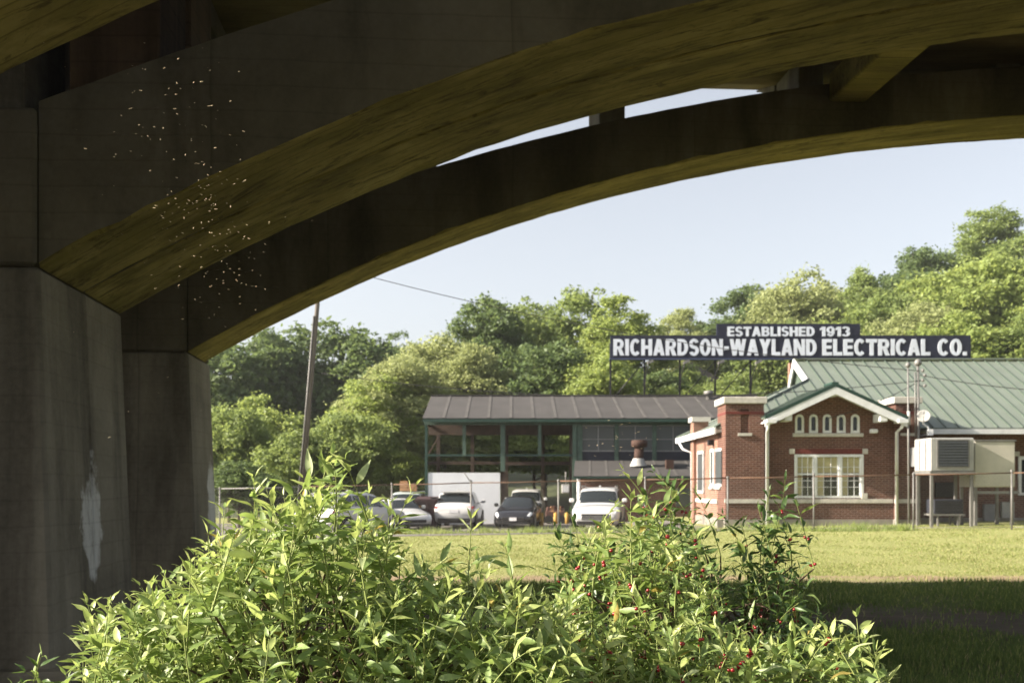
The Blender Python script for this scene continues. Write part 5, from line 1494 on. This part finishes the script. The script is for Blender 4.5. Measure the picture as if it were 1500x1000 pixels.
def leaf_proto(curl, fold, wav, seed):
    """unit leaf along +X (length 1), surface up +Z; lance-shaped with pointed tip"""
    rng = random.Random(seed)
    n = 7; V = []; Q = []
    for i in range(n + 1):
        t = i / n
        w = 0.142 * math.sin(math.pi * min(1, t * 1.04) ** 0.80) * (1 - 0.32 * t) + 0.004
        z = curl * (t * t) * -0.30 + wav * 0.03 * math.sin(t * 7 + seed)
        x = t * (1 - 0.1 * curl * t)
        e = wav * 0.025 * math.sin(t * 11 + seed * 2)
        V += [(x, -w, z + fold * w + e), (x, 0, z), (x, w, z + fold * w - e)]
    for i in range(n):
        a = 3 * i; b = a + 3
        Q += [(a, a + 1, b + 1, b), (a + 1, a + 2, b + 2, b + 1)]
    return np.array(V, float), np.array(Q, int)
PROTO = [leaf_proto(c, f, w, s) for c, f, w, s in ((0.5, 0.45, 0.6, 1), (1.0, 0.3, 0.8, 2), (0.15, 0.6, 0.5, 3), (1.5, 0.35, 1.0, 4), (0.75, 0.15, 1.0, 5))]
LEAFMESH = {}
for pi_, (V_, Q_) in enumerate(PROTO):
    for mi_, m_ in enumerate(LM):
        LEAFMESH[(pi_, mi_)] = np_mesh("leaf", V_, Q_, m_, smooth=True)

def frame_of(d, up):
    x = d.normalized(); y = up.cross(x)
    if y.length < 1e-4: y = Vector((0, 1, 0)).cross(x)
    y.normalize(); z = x.cross(y)
    return Matrix((x, y, z)).transposed()

def shrub(name, label, base, tips, seed, mats, lsize, berries=0, open_=False, curve=0.5, dens=1.0, n_obj=300):
    """tips: list of (world tip, shoot length). Leafy shoots end at the tips, woody branches lead down to the base"""
    rng = random.Random(seed)
    r = thing(name, label, "shrub", (base[0], base[1], 0.0))
    off = OFF[r.name]
    base = Vector(base)
    leaves = []; stems = []; wood = MB(); ber = []
    hubs = [base + Vector((rng.uniform(-.25, .25), rng.uniform(-.12, .12), rng.uniform(0.35, 0.9))) for _ in range(7)]
    for (tip, sl) in tips:
        tip = Vector(tip)
        out = Vector((tip.x - base.x, tip.y - base.y, 0))
        side = out * 0.42
        d = (Vector((side.x * 0.9 + rng.uniform(-.35, .35), side.y + rng.uniform(-.35, .35), 0)) + Vector((0, 0, rng.uniform(0.45, 1.0)))).normalized()
        start = tip - d * sl
        mid = (start + tip) / 2 + Vector((rng.uniform(-.03, .03), rng.uniform(-.03, .03), 0.06 * sl + 0.02))
        def at(t): return start * (1 - t) ** 2 + mid * 2 * t * (1 - t) + tip * t * t
        def dr(t): return ((mid - start) * (1 - t) + (tip - mid) * t).normalized()
        pts = [at(k / 6) for k in range(7)]
        stems.append((pts, [0.0030 - 0.0022 * k / 6 for k in range(7)]))
        hub = min(hubs, key=lambda h: (h - start).length + rng.uniform(0, .25))
        if rng.random() < (0.9 if open_ else 0.55):
            m1 = hub.lerp(start, 0.55) + Vector((rng.uniform(-.05, .05), rng.uniform(-.05, .05), 0.05 + rng.uniform(0, .06)))
            wood.tube([hub, hub.lerp(m1, .5) + Vector((0, 0, .02)), m1, start], [0.0075, 0.006, 0.0045, 0.003], 5, False)
        npair = max(3, int(sl / 0.036 * dens))
        tw = rng.uniform(0, 3.14)
        for k in range(npair):
            t = 0.08 + 0.92 * (k + rng.uniform(-.2, .2)) / (npair - 1 if npair > 1 else 1); t = min(1.0, max(0.0, t))
            p = at(t); ax = dr(t)
            size = lsize * (0.55 + 0.75 * math.sin(math.pi * min(1, 0.18 + 0.72 * t))) * rng.uniform(0.78, 1.15)
            if t > 0.9: size *= 0.72
            tw += 1.57 + rng.uniform(-.4, .4)
            for s in (0, 1):
                if rng.random() < 0.07: continue
                a = tw + math.pi * s + rng.uniform(-.25, .25)
                ref = Vector((0, 0, 1)) if abs(ax.z) < .95 else Vector((1, 0, 0))
                u = ax.cross(ref).normalized(); v = ax.cross(u)
                rad = u * math.cos(a) + v * math.sin(a)
                ang = rng.uniform(0.75, 1.25) * (1 - 0.55 * max(0, t - 0.6) / 0.4)
                ld = (ax * math.cos(ang) + rad * math.sin(ang) + Vector((0, 0, -0.12 - 0.25 * (1 - t) * rng.random()))).normalized()
                nrm = (Vector((0, 0, 1)) + rad * -0.25 + Vector((rng.uniform(-.5, .5), rng.uniform(-.5, .5), 0)))
                Mf = frame_of(ld, nrm)
                roll = Matrix.Rotation(rng.gauss(0, 0.45), 3, 'X')
                q = rng.random()
                young = t > 0.72
                mi = mats[0] if (young and q < .65) else (mats[1] if q < .78 else mats[2] if q < .91 else mats[3])
                if rng.random() < 0.012: mi = 4
                leaves.append((p + ld * 0.006, Mf @ roll, size, rng.randrange(len(PROTO)), mi))
            if berries and t < 0.85 and rng.random() < berries:
                for _ in range(rng.randint(3, 6)):
                    ber.append(p + Vector((rng.uniform(-.011, .011), rng.uniform(-.011, .011), rng.uniform(-.016, .006))))
    # main stems up from the ground
    for h in hubs:
        g = base + Vector((rng.uniform(-.12, .12), rng.uniform(-.08, .08), 0)); g.z = -0.03
        m = g.lerp(h, .5) + Vector((rng.uniform(-.05, .05), rng.uniform(-.05, .05), 0.02))
        MB().tube([g, m, h], [0.016, 0.012, 0.0085], 7).build("stem", m_stemb, r)
    wood.build("branches", m_stemb, r)["kind"] = 'stuff'
    sb = MB()
    for (pts, rad) in stems: sb.tube(pts, rad, 4, False)
    sb.build("shoots", m_stemg, r)["kind"] = 'stuff'
    # the leaves that show largest are objects of their own, the rest one mass
    eye = Vector((0, 0, EYE))
    def shown(L):
        p = L[0]
        dd = max(0.4, (p - eye).length)
        vis = 1.0 if (abs(p.x) < p.y * .5 and p.z > EYE - p.y * .195) else 0.2
        return -vis * L[2] / dd * (1.25 if p.z > base.z else 1)
    leaves.sort(key=shown)
    for (p, Mf, size, pi, mi) in leaves[:n_obj]:
        o = link("leaf", LEAFMESH[(pi, mi)], r)
        o.matrix_local = Matrix.Translation(p - off) @ Mf.to_4x4() @ Matrix.Scale(size, 4)
    rest = leaves[n_obj:]
    if rest:
        VV = []; QQ = []; MI = []; nb = 0
        for (p, Mf, size, pi, mi) in rest:
            V0, Q0 = PROTO[pi]
            VV.append((V0 * size) @ np.array(Mf).T + np.array(p - off)); QQ.append(Q0 + nb); MI.append(np.full(len(Q0), mi)); nb += len(V0)
        o = link("foliage", np_mesh("foliage", np.concatenate(VV), np.concatenate(QQ), LM, np.concatenate(MI), smooth=True), r)
        o["kind"] = 'stuff'
    if ber:
        rng.shuffle(ber)
        pm = MB(); pm.lathe([(0.0, 1), (0.5, .87), (.87, .5), (1, 0), (.87, -.5), (.5, -.87), (0, -1)], (0, 0, 0), 8)
        bme = pm.mesh("berry", m_berry)
        for p in ber[:280]:
            o = link("berry", bme, r); o.location = p - off; s = rng.uniform(.0052, .0072); o.scale = (s, s, s * .95)
    return r, len(leaves)

def tips_from(outline, ya, yb, n, seed, bottom=1090, sl=(0.22, 0.42), edge=0.35, topbias=1.0):
    """shoot tips under a silhouette given in photograph pixels, spread over a range of distances"""
    rng = random.Random(seed)
    xs_ = [o[0] for o in outline]; ys_ = [o[1] for o in outline]
    out = []
    for k in range(n):
        px = rng.uniform(xs_[0], xs_[-1]); top = float(np.interp(px, xs_, ys_))
        if top > bottom - 5: continue
        if rng.random() < edge: py = top + rng.random() ** 2 * 40
        else: py = top + (bottom - top) * rng.random() ** topbias
        Y = rng.uniform(ya, yb)
        # lower shoots of the front side come nearer the camera
        f = (py - top) / max(30, bottom - top)
        Y = Y - 0.35 * f * rng.random()
        out.append((P(px, py, Y), rng.uniform(*sl)))
    return out

o1 = [(118, 925), (165, 900), (205, 880), (240, 860), (275, 833), (305, 803), (335, 780), (360, 762), (385, 757), (410, 768), (440, 742), (465, 712), (490, 700), (510, 715), (530, 768), (555, 800), (600, 815), (650, 828), (700, 842), (760, 866), (850, 896)]
o1s = [(118, 905), (135, 880), (165, 870), (200, 850), (232, 830), (262, 800), (300, 770), (332, 735), (352, 700), (375, 690), (395, 722), (425, 715), (452, 690), (478, 655), (505, 650), (522, 690),
      (545, 748), (575, 755), (605, 722), (625, 770), (650, 800), (672, 792), (690, 800), (730, 820), (760, 842), (800, 856), (850, 880)]
t1 = tips_from(o1, 2.35, 3.25, 450, 31, sl=(0.18, 0.36), edge=0.22, topbias=0.8)
for (px, py, Y, s) in ((500, 655, 2.6, .42), (484, 668, 2.62, .36), (372, 700, 2.7, .40), (390, 716, 2.62, .3), (608, 712, 2.7, .36), (570, 740, 2.6, .34), (690, 762, 2.75, .25), (540, 725, 2.5, .3), (446, 702, 2.55, .3), (330, 745, 2.75, .3), (128, 884, 2.7, .34), (240, 838, 2.75, .3), (740, 800, 2.8, .28)):
    t1.append((P(px, py, Y), s))
rng = random.Random(8)
for _ in range(34):
    px = rng.uniform(150, 820); py = float(np.interp(px, [o[0] for o in o1s], [o[1] for o in o1s])) + rng.uniform(4, 42)
    t1.append((P(px, py, rng.uniform(2.4, 2.95)), rng.uniform(.24, .36)))
a1, n1_ = shrub("honeysuckle_shrub", "big sunlit yellow-green leafy shrub filling the bottom of the view", (-0.72, 2.85, 0), t1, 41, (0, 1, 1, 3), 0.065, 0.0)
o2 = [(800, 872), (820, 838), (842, 800), (862, 760), (880, 735), (902, 690), (920, 688), (938, 712), (960, 730), (985, 712), (1003, 735), (1020, 790), (1040, 835), (1060, 860)]
o2 = [(800, 890), (830, 862), (855, 815), (880, 775), (910, 758), (945, 765), (985, 785), (1015, 835), (1050, 880)]
t2 = tips_from(o2, 2.95, 3.45, 110, 33, sl=(0.18, 0.34), edge=0.25, topbias=0.9)
for (px, py, Y, s) in ((914, 690, 3.1, .38), (995, 722, 3.15, .32), (925, 722, 3.05, .3), (862, 785, 3.2, .3), (900, 742, 3.15, .3), (945, 748, 3.1, .26), (968, 765, 3.2, .28), (1010, 770, 3.2, .3), (885, 765, 3.0, .3)): t2.append((P(px, py, Y), s))
a2, n2_ = shrub("berry_shrub", "sunlit shrub with clusters of red berries before the parked suv", (0.62, 3.3, 0), t2, 43, (0, 1, 1, 3), 0.064, 0.42)
o3 = [(800, 760), (830, 752), (860, 770), (900, 745), (935, 705), (965, 690), (990, 700), (1012, 705), (1030, 745), (1062, 760), (1090, 748), (1112, 715), (1140, 700), (1168, 715), (1160, 770), (1172, 830), (1200, 880), (1240, 905)]
o3 = [(800, 800), (830, 790), (870, 800), (930, 765), (975, 745), (1010, 765), (1050, 815), (1095, 815), (1130, 800), (1165, 830), (1195, 885), (1240, 915)]
t3 = tips_from(o3, 4.0, 4.75, 135, 35, bottom=960, sl=(0.26, 0.48), edge=0.35)
for (px, py, Y, s) in ((1150, 702, 4.1, .42), (1128, 718, 4.15, .36), (1165, 730, 4.1, .3), (1172, 835, 4.1, .4), (1150, 790, 4.2, .4), (960, 692, 4.2, .4), (835, 752, 4.2, .38), (812, 770, 4.3, .4), (1200, 892, 4.0, .4), (1000, 702, 4.2, .38), (975, 705, 4.3, .4), (1020, 722, 4.15, .3), (950, 718, 4.3, .35), (1060, 755, 4.2, .4), (1085, 765, 4.15, .35), (1110, 742, 4.1, .35), (1138, 738, 4.1, .3), (1120, 775, 4.2, .35), (1040, 770, 4.3, .4), (1165, 770, 4.15, .35), (935, 735, 4.3, .4), (1185, 850, 4.05, .35)): t3.append((P(px, py, Y), s))
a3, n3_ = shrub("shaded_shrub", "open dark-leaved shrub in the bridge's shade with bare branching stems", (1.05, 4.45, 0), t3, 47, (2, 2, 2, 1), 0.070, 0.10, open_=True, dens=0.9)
o4 = [(840, 930), (900, 900), (960, 905), (1010, 880), (1050, 905), (1090, 915), (1125, 930), (1165, 905), (1205, 915), (1250, 895), (1280, 930), (1296, 965), (1300, 990)]
o4 = [(x, y + 14) for x, y in o4]
t4 = tips_from(o4, 2.65, 3.1, 140, 37, sl=(0.18, 0.36), edge=0.4)
for (px, py, Y, s) in ((1255, 905, 2.8, .36), (1210, 918, 2.75, .3), (1290, 945, 2.85, .34), (1170, 925, 2.75, .3)): t4.append((P(px, py, Y), s))
a4, n4_ = shrub("low_shrub", "low sunlit shrub spreading along the bottom edge below the dirt track", (0.85, 2.85, 0), t4, 53, (0, 1, 1, 3), 0.064, 0.12)
t5 = [(P(60, 962, 2.5), .30), (P(40, 985, 2.55), .26), (P(98, 990, 2.45), .25), (P(20, 1010, 2.5), .3), (P(75, 1015, 2.4), .3)]
a5, n5_ = shrub("shrub_sprig", "thin shaded sprig poking up at the foot of the near pier", (-1.12, 2.55, 0), t5, 59, (1, 2, 2, 1), 0.062, 0.0)

# ------------------------------------------------------------------ the swarm of midges in the sunlit air
m_wing = leaf_mat("midge_wing", (0.72, 0.58, 0.36), (0.82, 0.68, 0.45), 0.5, (0.80, 0.66, 0.42), 0.4, 0.5)
m_body = MAT("midge_body", (0.5, 0.40, 0.26), 0.6, 0.2, 30)
def midge_mesh(spread):
    mb = MB(); mb.cur = 0
    mb.lathe([(0, -.5), (.10, -.32), (.12, 0), (.09, .3), (0, .45)], (0, 0, 0), 6)
    mb.v = [(z, y, -x * .8) for (x, y, z) in mb.v]
    mb.cur = 1
    for s in (1, -1):
        b = [(0.18, s * .06, .08), (0.30, s * .5, .08 + .34 * spread), (0.05, s * 1.0, .10 + .42 * spread), (-0.28, s * .95, .06 + .28 * spread), (-0.16, s * .4, .08 + .16 * spread)]
        mb.add(b, [(0, 1, 2, 3, 4)] if s > 0 else [(4, 3, 2, 1, 0)])
    return mb.mesh("flying_midge", [m_body, m_wing])
MID = [midge_mesh(s) for s in (-0.9, -0.4, 0.2)]
rng = random.Random(77)
spots = []
for _ in range(120): spots.append((rng.gauss(300, 38), rng.gauss(305, 50)))
for _ in range(70): spots.append((rng.gauss(250, 55), rng.gauss(180, 70)))
for _ in range(70): spots.append((rng.gauss(325, 42), rng.gauss(410, 48)))
spots += [(95, 98), (64, 63), (112, 190), (125, 218), (170, 226), (457, 323), (418, 318), (108, 486), (188, 602), (160, 640), (295, 601), (232, 575), (246, 552), (150, 285)]
spots += [(rng.gauss(905, 26), rng.gauss(637, 18)) for _ in range(26)] + [(1180, 868), (1193, 866), (1191, 872), (1200, 873), (1175, 862)]
n = 0
for (px, py) in spots[:300]:
    if not (20 < px < 1300 and 20 < py < 900): continue
    Y = rng.uniform(2.3, 3.1)
    o = link("flying_midge", MID[rng.randrange(3)])
    o.location = P(px, py, Y)
    s = rng.uniform(.0018, .0038)
    o.scale = (s, s, s)
    o.rotation_euler = (rng.uniform(-.5, .5), rng.uniform(-.6, .6), rng.uniform(0, 6.28))
    tag(o, "tiny pale midge hovering in the sunlit swarm", "insect", "midges in the swarm")
    n += 1
# ------------------------------------------------------------------ thin summer haze
t = NT("air_haze")
pv = t.n("VolumePrincipled")
pv.inputs["Color"].default_value = (0.93, 0.95, 1.0, 1); pv.inputs["Density"].default_value = 0.00027; pv.inputs["Anisotropy"].default_value = 0.2
t.l(pv.outputs[0], t.out.inputs["Volume"])
hz = MB().box(-1560, 1560, -460, 1560, -4, 60).build("haze", t.m)
hz["kind"] = 'stuff'; hz["label"] = "thin pale haze in the air"
print("leaves", n1_, n2_, n3_, n4_, n5_, "midges", n)
